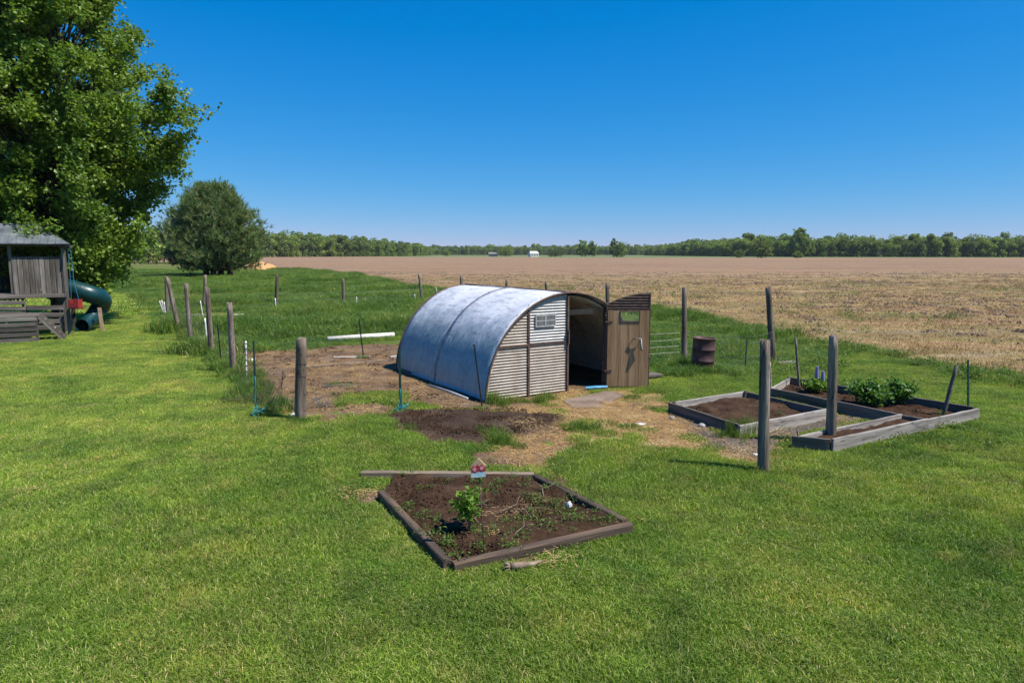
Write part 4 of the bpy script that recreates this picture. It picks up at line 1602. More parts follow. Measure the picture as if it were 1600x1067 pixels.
def playhouse():
    Y0 = 24.84
    r = Vector((-16.3, Y0, 0))
    th = math.radians(29)
    s = thing('playhouse', 'weathered raised wooden playhouse with metal roof under the maple', 'playhouse', r.to_tuple(), th)
    Ri = Matrix.Rotation(-th, 3, 'Z')

    def P(px, py, dy=0.0):
        # where the line of sight meets the plane dy behind the front of the house, in the house's own frame
        c0 = Ri @ (Vector((0, 0, CAM_H)) - r)
        d = Ri @ (AT(px, py, 20.0) - Vector((0, 0, CAM_H)))
        return c0 + d * ((dy - c0.y) / d.y)
    zf = P(104, 457).z
    ze = P(104, 383).z
    zw = P(104, 401).z
    xL = P(-75, 457).x
    D = 2.5

    def up(px, z0, z1, dy, w, mat, nm='post', th=None):
        x = P(px, 457, 0).x
        return plank(nm, (x, dy, z0), (x, dy, z1), w, th or w, M[mat], s)
    up(104, -.1, ze, .06, .13, 'playwood')
    up(20, zf, ze, .06, .10, 'playwood')
    up(-74, -.1, ze, .06, .13, 'playwood')
    for px in (104, 70, -74):
        up(px, -.1, ze if px != 70 else zf, D - .06, .13, 'playdark')
    up(90, -.1, zf, 1.2, .22, 'playdark')
    # floor
    n = 13
    for i in range(n):
        y = D * (i + .5) / n
        plank('floor_board', (xL, y, zf - .02), (.05, y, zf - .02), D / n - .012, .035, M['playwood'], s)
    plank('floor_beam', (xL - .05, -.03, zf - .10), (.1, -.03, zf - .10), .05, .14, M['playwood'], s)
    plank('floor_beam', (xL - .05, D, zf - .10), (.1, D, zf - .10), .05, .14, M['playdark'], s)
    # front wall of upright boards
    x0, x1 = P(22, 457).x, P(106, 457).x
    n = 10
    for i in range(n):
        x = x0 + (x1 - x0) * (i + .5) / n
        plank('wall_board', (x, -.01 + random.uniform(-.006, .006), zf - .02), (x, -.01, zw + random.uniform(-.03, .02)), (x1 - x0) / n - .012, .022, M['playwood'], s)
    plank('top_rail', (x0, .04, zw - .04), (x1, .04, zw - .04), .05, .09, M['playdark'], s)
    # right side wall and back wall
    for i in range(11):
        y = .15 + (D - .3) * (i + .5) / 11
        plank('wall_board', (.08, y, zf), (.08, y, zw), .022, .19, M['playdark'], s)
    xb = P(40, 457).x
    n = 14
    for i in range(n):
        x = xL + (xb - xL) * (i + .5) / n
        plank('wall_board', (x, D, zf), (x, D, ze - .02), (xb - xL) / n - .008, .022, M['playdark'], s)  # darker wood paints the shade inside, so the front opening looks dark
    for i in range(9):
        y = .15 + (D - .3) * (i + .5) / 9
        plank('wall_board', (xL - .02, y, zf), (xL - .02, y, ze), .022, .24, M['playdark'], s)
    # beams and roof
    plank('eave_beam', (xL - .1, -.02, ze + .03), (.12, -.02, ze + .03), .07, .13, M['playwood'], s)
    plank('eave_beam', (xL - .1, D + .02, ze + .03), (.12, D + .02, ze + .03), .07, .13, M['playdark'], s)
    plank('eave_beam', (.08, .03, ze + .025), (.08, D - .03, ze + .025), .07, .12, M['playdark'], s)
    plank('swing_arm', (-.02, .1, ze - .06), (.36, -.42, ze - .06), .08, .1, M['playdark'], s)
    SWING_TOP.append(s.matrix_basis @ Vector((.31, -.35, ze - .1)))
    zr = ze + .75
    e = [(xL - .4, -.28, ze + .03), (.25, -.28, ze + .03), (.25, D + .28, ze + .03), (xL - .4, D + .28, ze + .03)]
    rd = [(xL - .4, D / 2, zr), (-.75, D / 2, zr)]
    V = e + rd
    V = V + [(x, y, z + .03) for x, y, z in V]
    F = [(0, 1, 5, 4), (1, 2, 5), (2, 3, 4, 5)]
    F = F + [tuple(6 + i for i in f) for f in F] + [(0, 1, 7, 6), (1, 2, 8, 7), (2, 3, 9, 8), (3, 0, 6, 9), (3, 4, 10, 9), (4, 0, 6, 10)]
    ro = mesh_obj('roof', V, F, M['playroof'], s)
    for i in range(16):
        x = xL - .35 + (.9 - .3 - xL) * i / 16 * .97
        f = 1.0
        if x > -.75:
            f = max(.02, (.25 - x) / 1.0)
        A = Vector((x, -.28, ze + .068))
        B = Vector((x, -.28 + (D / 2 + .28) * f, ze + .068 + (zr - ze - .03) * f))
        m = MB()
        m.tube([A, B], .018, 5)
        m.build('roof_rib', M['playroof'], ro)
    # pallet sides below the floor
    for (pa, pb, ys) in ((42, 100, (481, 492, 502, 512)), (-70, 40, (465, 473, 482, 489))):
        for y in ys:
            q = P(pa, y, 0)
            t = P(pb, y, 0)
            plank('pallet_slat', (q.x, -.02, q.z), (t.x, -.02, t.z + random.uniform(-.02, .02)), .025, .16 if pa > 0 else .12, M['playwood'], s)
        for px in (pa + 2, pb - 2):
            x = P(px, 500).x
            plank('pallet_stud', (x, .05, .1 if pa > 0 else P(px, 492).z), (x, .05, P(px, ys[0] - 4).z), .08, .05, M['playdark'], s)
    # low deck in front
    dF = -1.55
    zd = P(58, 494, dF).z
    xr = P(57, 494, dF).x
    for i in range(9):
        y = dF + 1.45 * (i + .5) / 9
        plank('deck_board', (xL, y, zd), (xr + .04, y, zd), 1.45 / 9 - .012, .035, M['playwood'], s)
    plank('deck_beam', (xL, dF + .02, zd - .09), (xr, dF + .02, zd - .09), .05, .13, M['playwood'], s)
    for k, y in enumerate((507, 515, 523, 531)):
        q = P(50, y, dF)
        plank('deck_slat', (xL, dF, q.z), (xr - .03, dF, q.z + random.uniform(-.015, .015)), .025, .13, M['playdark' if k < 3 else 'playwood'], s)
    for px in (57, 10, -70):
        x = P(px, 510, dF).x
        plank('deck_leg', (x, dF + .06, -.1), (x, dF + .06, zd - .02), .08, .08, M['playwood'], s)
    a = P(59, 494, dF + .1)
    b = P(103, 533, dF + .3)
    plank('ramp_rail', a, b, .05, .15, M['playwood'], s)
    plank('ramp_rail', a + Vector((0, .7, 0)), b + Vector((0, .7, 0)), .05, .15, M['playdark'], s)
    for i in range(5):
        f = .15 + .17 * i
        q = a.lerp(b, f)
        plank('ramp_tread', q + Vector((0, .03, -.02)), q + Vector((0, .68, -.02)), .16, .03, M['playwood'], s)
    # tube slide
    path = [(98, 449, 1.4, .36), (112, 451, 1.3, .37), (128, 456, 1.2, .37), (142, 460, 1.2, .37), (153, 464, 1.4, .38), (159, 470, 1.7, .38), (157, 479, 1.9, .36), (150, 488, 1.7, .32), (143, 497, 1.4, .29), (135, 505, 1.1, .28), (128, 512, .8, .28)]
    pts = [P(a, b, c) for a, b, c, _ in path]
    rad = [q[3] * .92 for q in path]
    # smooth the path
    fine = []
    fr = []
    for i in range(len(pts) - 1):
        p0, p1, p2, p3 = pts[max(i - 1, 0)], pts[i], pts[i + 1], pts[min(i + 2, len(pts) - 1)]
        for k in range(4):
            t = k / 4
            fine.append(.5 * ((2 * p1) + (p2 - p0) * t + (2 * p0 - 5 * p1 + 4 * p2 - p3) * t * t + (3 * p1 - p0 - 3 * p2 + p3) * t ** 3))
            fr.append(rad[i] * (1 - t) + rad[i + 1] * t)
    fine.append(pts[-1])
    fr.append(rad[-1])
    for q in fine:
        q.z = max(q.z, .27)
    m = MB()
    m.tube(fine, fr, 18, False)
    sl = m.build('tube_slide', M['slide'], s, True)
    tag(sl, 'dark teal plastic tube slide curling down to the grass')
    for i in (0, 8, 16, 24, 32, 40):
        m = MB()
        j = min(i, len(fine) - 2)
        d = (fine[j + 1] - fine[j]).normalized() * .03
        m.tube([fine[j] - d, fine[j], fine[j] + d], [fr[j] * 1.0, fr[j] * 1.07, fr[j] * 1.0], 18, False)
        m.build('collar', M['slide'], sl, True)
    q = P(158, 518, 1.9)
    q = P(161, 519, .75)
    t = P(155, 481, .75)
    plank('slide_post', (q.x, .75, -.1), (t.x, .75, t.z), .13, .13, M['newwood'], s)


playhouse()


def swing():
    Y = 24.6
    c = AT(114.5, 474, Y)
    s = thing('bucket_swing', 'red plastic bucket swing on blue ropes beside the playhouse post', 'swing', (c.x, Y, c.z - .2))
    m = MB()
    m.box((0, .12, .02), (.34, .24, .04))
    m.box((0, 0, .13), (.35, .025, .17))
    m.box((0, .24, .18), (.35, .025, .33))
    for x in (-.165, .165):
        m.box((x, .12, .17), (.025, .24, .28))
    m.box((0, -.005, .31), (.35, .03, .025))
    m.build('seat', M['red'], s)
    top = SWING_TOP[0] - Vector(s.location)
    for x in (-.17, .17):
        m = MB()
        m.tube([(x * .8, .12, .3), (top.x + x * .35, (.12 + top.y) / 2, 1.0), (top.x + x * .3, top.y, top.z)], .006, 5)
        m.build('rope', M['blue_rope'], s)


swing()


# ------------------------------------------------------------------ trees
def bez(a, b, c, n):
    return [a * (1 - t) ** 2 + b * 2 * t * (1 - t) + c * t * t for t in np.linspace(0, 1, n)]


def broadleaf(name, label, base, prof, nclump, nleaf, lsize, clumpR, mat, bark, trunks, seed=1, group=None, zlow=1.0, shell=.45, rmin=.012):
    """tapered trunks with limbs to every leaf clump; prof = list of (height, crown radius)"""
    g = np.random.default_rng(seed)
    root = thing(name, label, 'tree', base, 0, group)
    zs = [p[0] for p in prof]
    rs = [p[1] for p in prof]
    m = MB()
    axes = []
    for (dx, dy, h, r) in trunks:
        pts = [Vector((dx * f ** 1.3 + .25 * math.sin(3 * f + dx) * f, dy * f ** 1.3, h * f - .2)) for f in np.linspace(0, 1, 12)]
        m.tube(pts, [r * (1 - .85 * f) * (1.35 if f == 0 else 1) + .02 for f in np.linspace(0, 1, 12)], 9)
        axes.append((pts, h))
    C = []
    R = []
    clumps = []
    k = 0
    while len(clumps) < nclump and k < nclump * 30:
        k += 1
        z = zs[0] + (zs[-1] - zs[0]) * g.random()
        Rm = np.interp(z, zs, rs)
        if g.random() > (Rm / max(rs)) ** 1.3 + .05:
            continue
        a = g.random() * 6.283
        lob = 1 + .16 * math.sin(3 * a + z * .8 + seed) + .10 * math.sin(5 * a - z * 1.3)
        q = Rm * lob * (shell + (1 - shell) * g.random()) ** .6
        c = np.array([q * math.cos(a), q * math.sin(a), z])
        if any(np.sum((c - d) ** 2) < (clumpR * .75) ** 2 for d in clumps):
            continue
        clumps.append(c)
    for c in clumps:
        pts, h = axes[min(range(len(axes)), key=lambda i: min((Vector(c) - p).length for p in axes[i][0]))]
        zr = max(.8, c[2] * .72 - np.hypot(c[0], c[1]) * .25)
        st = min(pts, key=lambda p: abs(p.z - zr))
        v = Vector(c)
        mid = (st + v) / 2 + Vector((g.normal() * .2, g.normal() * .2, .12 * (v - st).length))
        n = 6
        L = (v - st).length
        m.tube(bez(st, mid, v, n), [max(rmin, .010 * L * (1 - .8 * f) + .006) for f in np.linspace(0, 1, n)], 5, False)
        kk = int(nleaf * (.6 + .8 * g.random()))
        sub = g.normal(size=(5, 3)) * clumpR * .55
        sub[:, 2] *= .75
        for t in sub:
            e = v + Vector(t) * 1.1
            m.tube([v - (v - mid) * .25, (v + e) / 2 + Vector((0, 0, .06)), e], [rmin * 1.2, rmin, rmin * .6], 4, False)
        w = g.integers(0, 5, kk)
        f = g.random(kk)[:, None] ** .6
        pp = c + sub[w] * f * 1.15 + g.normal(size=(kk, 3)) * clumpR * .24
        C.append(pp)
        R.append(np.clip(g.random() * .35 + g.random(kk) * .65, 0, 1))
    m.build('trunk', M[bark], root, True)
    C = np.concatenate(C)
    R = np.concatenate(R)
    C[:, 2] = np.maximum(C[:, 2], zlow * .5)
    leaf_cloud('crown', C, lsize * (.6 + .8 * g.random(len(C))), M[mat], root, up=.25, seed=seed, aspect=.85, rnd=R, droop=.4)
    return root


MAPLE_PROF = [(1.7, 2.6), (2.2, 3.7), (3.3, 4.3), (4.6, 4.4), (6.2, 4.9), (8.2, 6.3), (9.6, 6.0), (11.4, 5.0), (14, 3.4), (16.5, 1.6), (17.5, .4)]
broadleaf('maple_tree', 'large leafy maple tree towering over the playhouse', (-18.9, 28.6, 0), [(a * .96, b * .77) for a, b in MAPLE_PROF], 430, 500, .135, .72, 'maple', 'bark',
          [(.2, -.2, 15.5, .22), (1.6, -.8, 12.5, .16), (-1.4, .6, 13, .17), (2.8, .4, 9.5, .12), (.9, -1.6, 11, .13)], seed=7, shell=.22)


def pine_tree():
    b = G(338, 436)
    g = np.random.default_rng(9)
    root = thing('pine_tree', 'broad rounded dark green pine tree standing alone behind the pen', 'tree', b.to_tuple())
    m = MB()
    k = b.y / 83.0
    axes = []
    for dx, dy, h in ((-1.0, 0, 9), (.3, .3, 10), (1.5, -.2, 8.5), (.0, -.8, 8)):
        pts = [Vector((dx * (1 + .5 * f) + .2 * math.sin(4 * f + dx), dy * (1 + f), h * f - .2)) for f in np.linspace(0, 1, 8)]
        m.tube(pts, [.36 * (1 - .85 * f) + .03 for f in np.linspace(0, 1, 8)], 8)
        axes.append(pts)
    zs = [1.9, 2.4, 3.2, 4.5, 6.0, 7.5, 8.9, 10.0, 10.8]
    rs = [3.8, 5.2, 5.7, 5.6, 5.2, 4.4, 3.3, 2.1, .5]
    tips = []
    dirs = []
    for i in range(420):
        z = 2.0 + 8.7 * g.random() ** .85
        Rm = np.interp(z, zs, rs)
        a = g.random() * 6.283
        lob = 1 + .12 * math.sin(4 * a + z) + .1 * math.sin(7 * a - 2 * z) + .07 * g.normal()
        e = Vector((Rm * lob * math.cos(a), Rm * lob * math.sin(a), z + .35 * g.normal()))
        ax = axes[int(g.integers(0, 4))]
        st = min(ax, key=lambda p: abs(p.z - max(.7, z - Rm * .28)))
        mid = (st + e) / 2 + Vector((0, 0, -.25 + .3 * g.random()))
        br = bez(st, mid, e, 7)
        m.tube(br, [.06 * (1 - .8 * f) + .012 for f in np.linspace(0, 1, 7)], 4, False)
        d = (e - st).normalized()
        n = 22
        for q in range(n):
            f = .38 + .64 * g.random() ** .7
            p = bez(st, mid, e, 9)[min(8, int(f * 8))] + Vector(g.normal(size=3) * .30)
            tips.append(p)
            dirs.append((d * .6 + Vector((0, 0, 1.0)) + Vector(g.normal(size=3) * .4)).normalized())
    m.build('trunk', M['pinebark'], root, True)
    T = np.array([t[:] for t in tips])
    D = np.array([d[:] for d in dirs])
    n = len(T)
    K = 11
    V = np.zeros((n, K, 3, 3))
    rn = np.zeros((n, K, 3))
    tone = g.random(n)
    for j in range(K):
        v = D + g.normal(size=(n, 3)) * .55
        v /= np.linalg.norm(v, axis=1)[:, None]
        L = (.36 + .42 * g.random(n))[:, None]
        s = np.cross(v, g.normal(size=(n, 3)))
        s /= np.linalg.norm(s, axis=1)[:, None]
        o = T + D * (g.random(n)[:, None] - .5) * .3
        V[:, j, 0] = o - s * .035
        V[:, j, 1] = o + s * .035
        V[:, j, 2] = o + v * L
        rn[:, j] = np.clip(tone * .7 + g.random(n) * .3, 0, 1)[:, None]
    tri = np.arange(n * K * 3).reshape(-1, 3)
    np_mesh('crown', V.reshape(-1, 3), None, tri, M['needle'], root, attrs={'rnd': rn.ravel()})


pine_tree()


# ------------------------------------------------------------------ far woods, single far trees, farm buildings
def far_tree_proto(seed, h, r, n=620, s=1.25):
    g = np.random.default_rng(seed)
    C = []
    for i in range(16):
        z = h * (.22 + .7 * g.random())
        rr = r * math.sqrt(max(.05, 1 - ((z / h - .5) / .55) ** 2)) * .75 * g.random() ** .5
        a = g.random() * 6.283
        c = np.array([rr * math.cos(a), rr * math.sin(a), z])
        k = n // 16
        p = g.normal(size=(k, 3))
        p /= np.linalg.norm(p, axis=1)[:, None]
        p *= (r * .42 * (.65 + .35 * g.random((k, 1))))
        p[:, 2] *= .85
        C.append(c + p)
    k = n // 6
    a = g.random(k) * 6.283
    C.append(np.stack([r * .8 * np.cos(a), r * .8 * np.sin(a), g.random(k) * h * .3], 1))
    C = np.concatenate(C)
    C[:, 2] = np.clip(C[:, 2], .2, None)
    o = leaf_cloud('far_tree_kind', C, s * (.6 + .8 * g.random(len(C))), M['woodleaf'], link=False, up=.4, seed=seed, aspect=.9)
    return o


FAR_KINDS = [far_tree_proto(40 + i, 17, 5.0 + .6 * (i % 3)) for i in range(6)]


def woods(name, label, line, rows, spacing, hvar, seed, gap=6.0, hs=1.0):
    g = np.random.default_rng(seed)
    P, S = [], []
    for (x1, y1, k1), (x2, y2, k2) in zip(line[:-1], line[1:]):
        L = math.hypot(x2 - x1, y2 - y1)
        n = int(L / spacing)
        nx, ny = -(y2 - y1) / L, (x2 - x1) / L
        for r in range(rows):
            for i in range(n):
                f = (i + g.random()) / n
                o = r * gap + g.normal() * 2
                sc = (k1 + (k2 - k1) * f) * (1 + hvar * g.normal()) * hs * (.82 + .09 * r)
                P.append((x1 + (x2 - x1) * f + nx * o, y1 + (y2 - y1) * f + ny * o, -.3))
                S.append((sc * (.9 + .3 * g.random()), sc * (.9 + .3 * g.random()), sc))
    n = len(P)
    kinds = []
    for k in FAR_KINDS:
        c = k.copy()
        kinds.append(c)
    scatter(name, P, g.random(n) * 6.283, S, g.integers(0, 6, n), kinds, label, 'woods')


def far(px, Y):
    return (px - 800) / FPX * Y * 1.008


woods('far_woods', 'dense dark green woods along the left horizon',
      [(far(-700, 560), 560, 1.0), (far(415, 540), 540, 1.03), (far(500, 590), 590, 1.08), (far(570, 640), 640, 1.0), (far(625, 720), 720, .85), (far(675, 900), 900, .8)], 4, 5.5, .11, 21)
woods('far_woods', 'low hazy strip of woods in the middle of the horizon',
      [(far(560, 1150), 1150, .85), (far(800, 1200), 1200, .9), (far(1080, 1150), 1150, .9)], 4, 5.5, .12, 22, 9)
woods('far_woods', 'light green woods along the right horizon',
      [(far(1005, 1000), 1000, .72), (far(1060, 800), 800, .9), (far(1140, 640), 640, .95), (far(1230, 590), 590, 1.0), (far(1400, 560), 560, .95), (far(1620, 540), 540, .95), (far(2400, 520), 520, 1.0)], 4, 5.8, .12, 23)


def lone(px, Y, h, rx, lab, seed, name='far_tree', zlow=0.0):
    g = np.random.default_rng(seed)
    x = far(px, Y)
    prof = [(h * .12, rx * .7), (h * .3, rx), (h * .6, rx * .95), (h * .85, rx * .6), (h, rx * .15)]
    root = broadleaf(name, lab, (x, Y, 0), prof, 46, 26, max(.5, h * .085), max(1.0, rx * .33), 'woodleaf', 'bark', [(.1, .1, h * .85, h * .022), (.4, -.2, h * .7, h * .015)], seed, 'single far trees', rmin=.06)
    return root


lone(1240, 580, 23.5, 7.0, 'tallest rounded tree rising above the right woods', 31)
lone(1184, 420, 12.0, 6.0, 'round bushy tree standing before the right woods', 32)
lone(1240, 430, 4.0, 2.6, 'small round bush at the field edge before the right woods', 33)
lone(1149, 440, 5.0, 3.2, 'small dark bush left of the round bushy tree', 34)
lone(908, 640, 15.5, 5.5, 'tall grey-green far tree, left of a close pair', 35)
lone(923, 640, 14.0, 4.5, 'tall grey-green far tree, right of a close pair', 36)
lone(966, 520, 11.5, 6.0, 'round far tree standing alone at the far field edge', 37)
lone(956, 540, 14.5, 3.0, 'narrow far tree just left of the lone round one', 42)
lone(866, 560, 7.0, 6.0, 'low round far bush right of the white farmhouse', 38)
lone(790, 640, 10.5, 7.0, 'wide far tree left of the white farmhouse', 39)
lone(240, 190, 7.0, 4.0, 'rounded bush behind the left edge of the pine tree', 40)
lone(700, 720, 7.0, 3.0, 'small brownish far tree left of the wide far tree', 41)


def farmhouse():
    Y = 600
    x = far(833, Y)
    s = thing('farmhouse', 'tiny white farmhouse on the far side of the field', 'house', (x, Y, 0))
    m = MB().box((0, 0, 1.4), (7.5, 6, 2.8))
    m.build('wall', M['housewall'], s)
    V = [(-4.1, -3.3, 2.8), (4.1, -3.3, 2.8), (4.1, 3.3, 2.8), (-4.1, 3.3, 2.8), (-3.4, 0, 4.9), (3.4, 0, 4.9)]
    mesh_obj('roof', V, [(0, 1, 5, 4), (1, 2, 5), (2, 3, 4, 5), (3, 0, 4), (0, 3, 2, 1)], M['housewall'], s)
    for dx in (-2.2, 0.2, 2.3):
        m = MB().box((dx, -3.02, 1.5), (1.0, .08, 1.1))
        m.build('window', M['glass'], s)
    s.rotation_euler = (0, 0, .3)
    Y = 640
    s = thing('barn', 'tiny grey-roofed shed beside trees on the far horizon', 'barn', (far(771, Y), Y, 0))
    MB().box((0, 0, 1.2), (8, 5, 2.4)).build('wall', M['roofgrey'], s)
    V = [(-4.3, -2.8, 2.4), (4.3, -2.8, 2.4), (4.3, 2.8, 2.4), (-4.3, 2.8, 2.4), (-4.3, 0, 4), (4.3, 0, 4)]
    mesh_obj('roof', V, [(0, 1, 5, 4), (1, 2, 5), (2, 3, 4, 5), (3, 0, 4)], M['roofgrey'], s)


farmhouse()

# orange earth heap at the field corner behind the pine
b = G(404, 421)
V, F = [], []
n = 14
for j, (rr, z) in enumerate(((3.4, -.1), (2.6, .7), (1.5, 1.2), (.5, 1.45))):
    for k in range(n):
        a = 2 * math.pi * k / n
        q = rr * (1 + .15 * math.sin(3 * a + j) + .1 * random.uniform(-1, 1))
        V.append((q * math.cos(a), q * math.sin(a) * .8, z + random.uniform(-.08, .08)))
for j in range(3):
    for k in range(n):
        F.append((j * n + k, j * n + (k + 1) % n, (j + 1) * n + (k + 1) % n, (j + 1) * n + k))
F.append(tuple(3 * n + k for k in range(n)))
o = mesh_obj('earth_heap', V, F, M['orange'], None, True)
o.location = b
tag(o, 'low orange earth heap at the field corner right of the pine', 'earth heap')


# ------------------------------------------------------------------ grass and litter (stuff)
def in_view(X, Y, y0, y1, slack=2.0):
    return (Y > y0) & (Y < y1) & (np.abs(X) < .78 * Y + slack)


def jitter_points(x0, x1, y0, y1, sp, seed):
    g = np.random.default_rng(seed)
    X, Y = np.meshgrid(np.arange(x0, x1, sp), np.arange(y0, y1, sp))
    X = X.ravel() + (g.random(X.size) - .5) * sp * 1.3
    Y = Y.ravel() + (g.random(Y.size) - .5) * sp * 1.3
    return X, Y, g


def blocked(X, Y, pad=0.0):
    b = inside(BED_IN, X, Y) | inside(BEDA, X, Y) | inside(BEDBC, X, Y) | inside(SLAB, X, Y)
    q = np.array([(X - 1.2), (Y - 14.61)])
    c, s = math.cos(SHED_ROT), math.sin(SHED_ROT)
    u = q[0] * c + q[1] * s
    v = -q[0] * s + q[1] * c
    return b | ((np.abs(u) < SA + .05) & (v > -.03) & (v < SL + .2))


FIELD_NEAR = EDGE


def in_field(X, Y):
    Xw = X + .8 * fbm(X, Y, 2.0, 5)
    Yw = Y + .8 * fbm(X, Y, 2.0, 9)
    return inside(FIELD, Xw, Yw)


def lawn():
    kinds = [blades('lawn_clump', 420, .2, .052, .0058, .85, M['lawn_blade'], .45, .3, 200 + i, dry=.07) for i in range(7)]
    X, Y, g = jitter_points(-26, 26, 3.2, 33, .185, 1)
    ok = in_view(X, Y, 3.2, 33) & ~blocked(X, Y) & ~in_field(X, Y)
    X, Y = X[ok], Y[ok]
    m, st, md, mu = masks(X, Y)
    tall = soft(TALL, X, Y, .4, .5)
    ok = (g.random(len(X)) > m * 1.25 - .02) & (g.random(len(X)) > tall)
    X, Y, m = X[ok], Y[ok], m[ok]
    n = len(X)
    # longer, lusher grass in drifts and where mowing stops
    lush = np.clip(.5 + 1.5 * fbm(X, Y, 3.0, 120), 0, 1)
    near_dirt = np.clip(m * 3, 0, 1)
    lp = np.maximum(soft(LUSH1, X, Y, .3, .5), soft(LUSH2, X, Y, .3, .5))
    sc = .8 + .45 * lush + .7 * lp * g.random(n) + .35 * near_dirt * g.random(n) + .12 * g.normal(size=n)
    S = np.stack([np.full(n, 1.05), np.full(n, 1.05), np.clip(sc, .5, 2.4)], 1)
    print('lawn clumps', n)
    scatter('lawn_grass', np.stack([X, Y, gz(X, Y)], 1), g.random(n) * 6.283, S, g.integers(0, 7, n), kinds, 'short mown green lawn grass', 'grass')


lawn()


def far_lawn():
    kinds = [blades('meadow_clump', 150, .5, .12, .03, .8, M['lawn_blade'], .4, .3, 230 + i, dry=.05) for i in range(4)]
    X, Y, g = jitter_points(-75, 80, 33, 100, .75, 2)
    ok = in_view(X, Y, 33, 100) & ~in_field(X, Y) & ~inside(TALL, X, Y)
    X, Y = X[ok], Y[ok]
    n = len(X)
    scatter('meadow_grass', np.stack([X, Y, np.zeros(n)], 1), g.random(n) * 6.283, np.full(n, 1.0) + .25 * g.random(n), g.integers(0, 4, n), kinds, 'rougher grass of the far lawn', 'grass')


far_lawn()


def tall_grass():
    kinds = [blades('tall_clump', 130, .38, .40, .013, .75, M['tall_blade'], .45, .45, 260 + i, .6, dry=.04) for i in range(6)]
    P, S, R = [], [], []
    X, Y, g = jitter_points(-62, 12, 12, 112, .42, 3)
    ok = in_view(X, Y, 12, 112) & ~blocked(X, Y) & (g.random(len(X)) < np.clip(1.2 - Y / 160, .3, 1))
    X, Y = X[ok], Y[ok]
    t = soft(TALL, X, Y, .5, .8)
    pm = soft(PEN, X, Y, .3, .5) + soft(PENBACK, X, Y, .5, .6)
    ok = (g.random(len(X)) < t) & (g.random(len(X)) > pm) & ~in_field(X, Y)
    X, Y = X[ok], Y[ok]
    h = .35 + 1.0 * np.clip(.5 + 2.0 * fbm(X, Y, 3.2, 130), 0, 1) + .25 * g.random(len(X))
    # lower, trampled near the pen's dirt
    near = soft(poly([(340, 560), (460, 530), (640, 522), (640, 545), (480, 556)]), X, Y, 1.0, .6)
    h *= 1 - .55 * near
    P.append(np.stack([X, Y, np.zeros(len(X))], 1))
    S.append(np.stack([1 + Y / 60, 1 + Y / 60, h], 1))
    # rank grass in the fence row, by the shed's front, round posts and by the wire fence
    for pl, sp, hh, w, dens in ((FENCEROW, .2, .7, .6, .8), (RTALL, .3, .6, .95, .75)):
        p = np.array(pl)
        X, Y, g2 = jitter_points(p[:, 0].min(), p[:, 0].max(), p[:, 1].min(), p[:, 1].max(), sp, 4)
        ok = (g2.random(len(X)) < soft(pl, X, Y, .3, .3) * dens) & ~blocked(X, Y) & ~in_field(X, Y)
        X, Y = X[ok], Y[ok]
        h = hh * (.4 + .8 * np.clip(.5 + 1.4 * fbm(X, Y, 1.6, 140), 0, 1))
        P.append(np.stack([X, Y, np.zeros(len(X))], 1))
        S.append(np.stack([np.full(len(X), w), np.full(len(X), w), h], 1))
    # tufts by things
    tuf = [(778, 634, .55, .7), (792, 634, .5, .6), (840, 630, .5, .55), (855, 626, .5, .5), (815, 632, .4, .4), (775, 690, .55, .6), (788, 694, .5, .55), (765, 684, .45, .5), (805, 700, .4, .35),
           (905, 668, .5, .4), (890, 672, .5, .45), (920, 672, .5, .4), (870, 660, .4, .3), (640, 672, .4, .4), (1158, 682, .4, .7), (1166, 680, .4, .8), (1150, 684, .4, .5), (1195, 742, .35, .3),
           (471, 660, .4, .35), (485, 660, .4, .3), (1060, 572, .6, .9), (1075, 575, .6, 1.0), (1050, 580, .6, .8), (1085, 582, .6, .7), (1118, 582, .6, .6), (1560, 680, .5, .4), (1440, 690, .4, .35), (1240, 705, .4, .3),
           (568, 560, .4, .4), (545, 604, .5, .25), (520, 605, .4, .25), (1060, 640, .3, .3), (1410, 700, .4, .3), (1500, 672, .4, .35)]
    Pt, St = [], []
    for (px, py, w, h) in tuf:
        b = G(px, py)
        for k in range(3):
            Pt.append((b.x + g.normal() * .09, b.y + g.normal() * .09, 0))
            St.append((w * .8, w * .8, h * (.7 + .5 * g.random())))
    P.append(np.array(Pt))
    S.append(np.array(St))
    # field margin: weeds along the edge line
    Pt, St = [], []
    for (x1, y1), (x2, y2) in zip(EDGE[2:-2], EDGE[3:-1]):
        L = math.hypot(x2 - x1, y2 - y1)
        for k in range(int(L / .10)):
            f = g.random()
            x = x1 + (x2 - x1) * f
            y = y1 + (y2 - y1) * f
            off = abs(g.normal()) * .9 - .5
            nx, ny = (y2 - y1) / L, -(x2 - x1) / L
            Pt.append((x + nx * off * 1.0, y + ny * off - .2, 0))
            q = np.clip(.5 + 1.6 * float(fbm(np.array([x]), np.array([y]), 3.0, 150)[0]), .1, 1)
            St.append((1.0, 1.0, (.35 + 1.15 * q) * (.6 + .4 * g.random()) * (1.25 if y > 20 else .6)))
    P.append(np.array(Pt))
    S.append(np.array(St))
    P = np.concatenate(P)
    S = np.concatenate(S)
    n = len(P)
    print('tall clumps', n)
    scatter('tall_grass', P, g.random(n) * 6.283, S, g.integers(0, 6, n), kinds, 'long unmown grass around the pen and along the field margin', 'grass')


tall_grass()


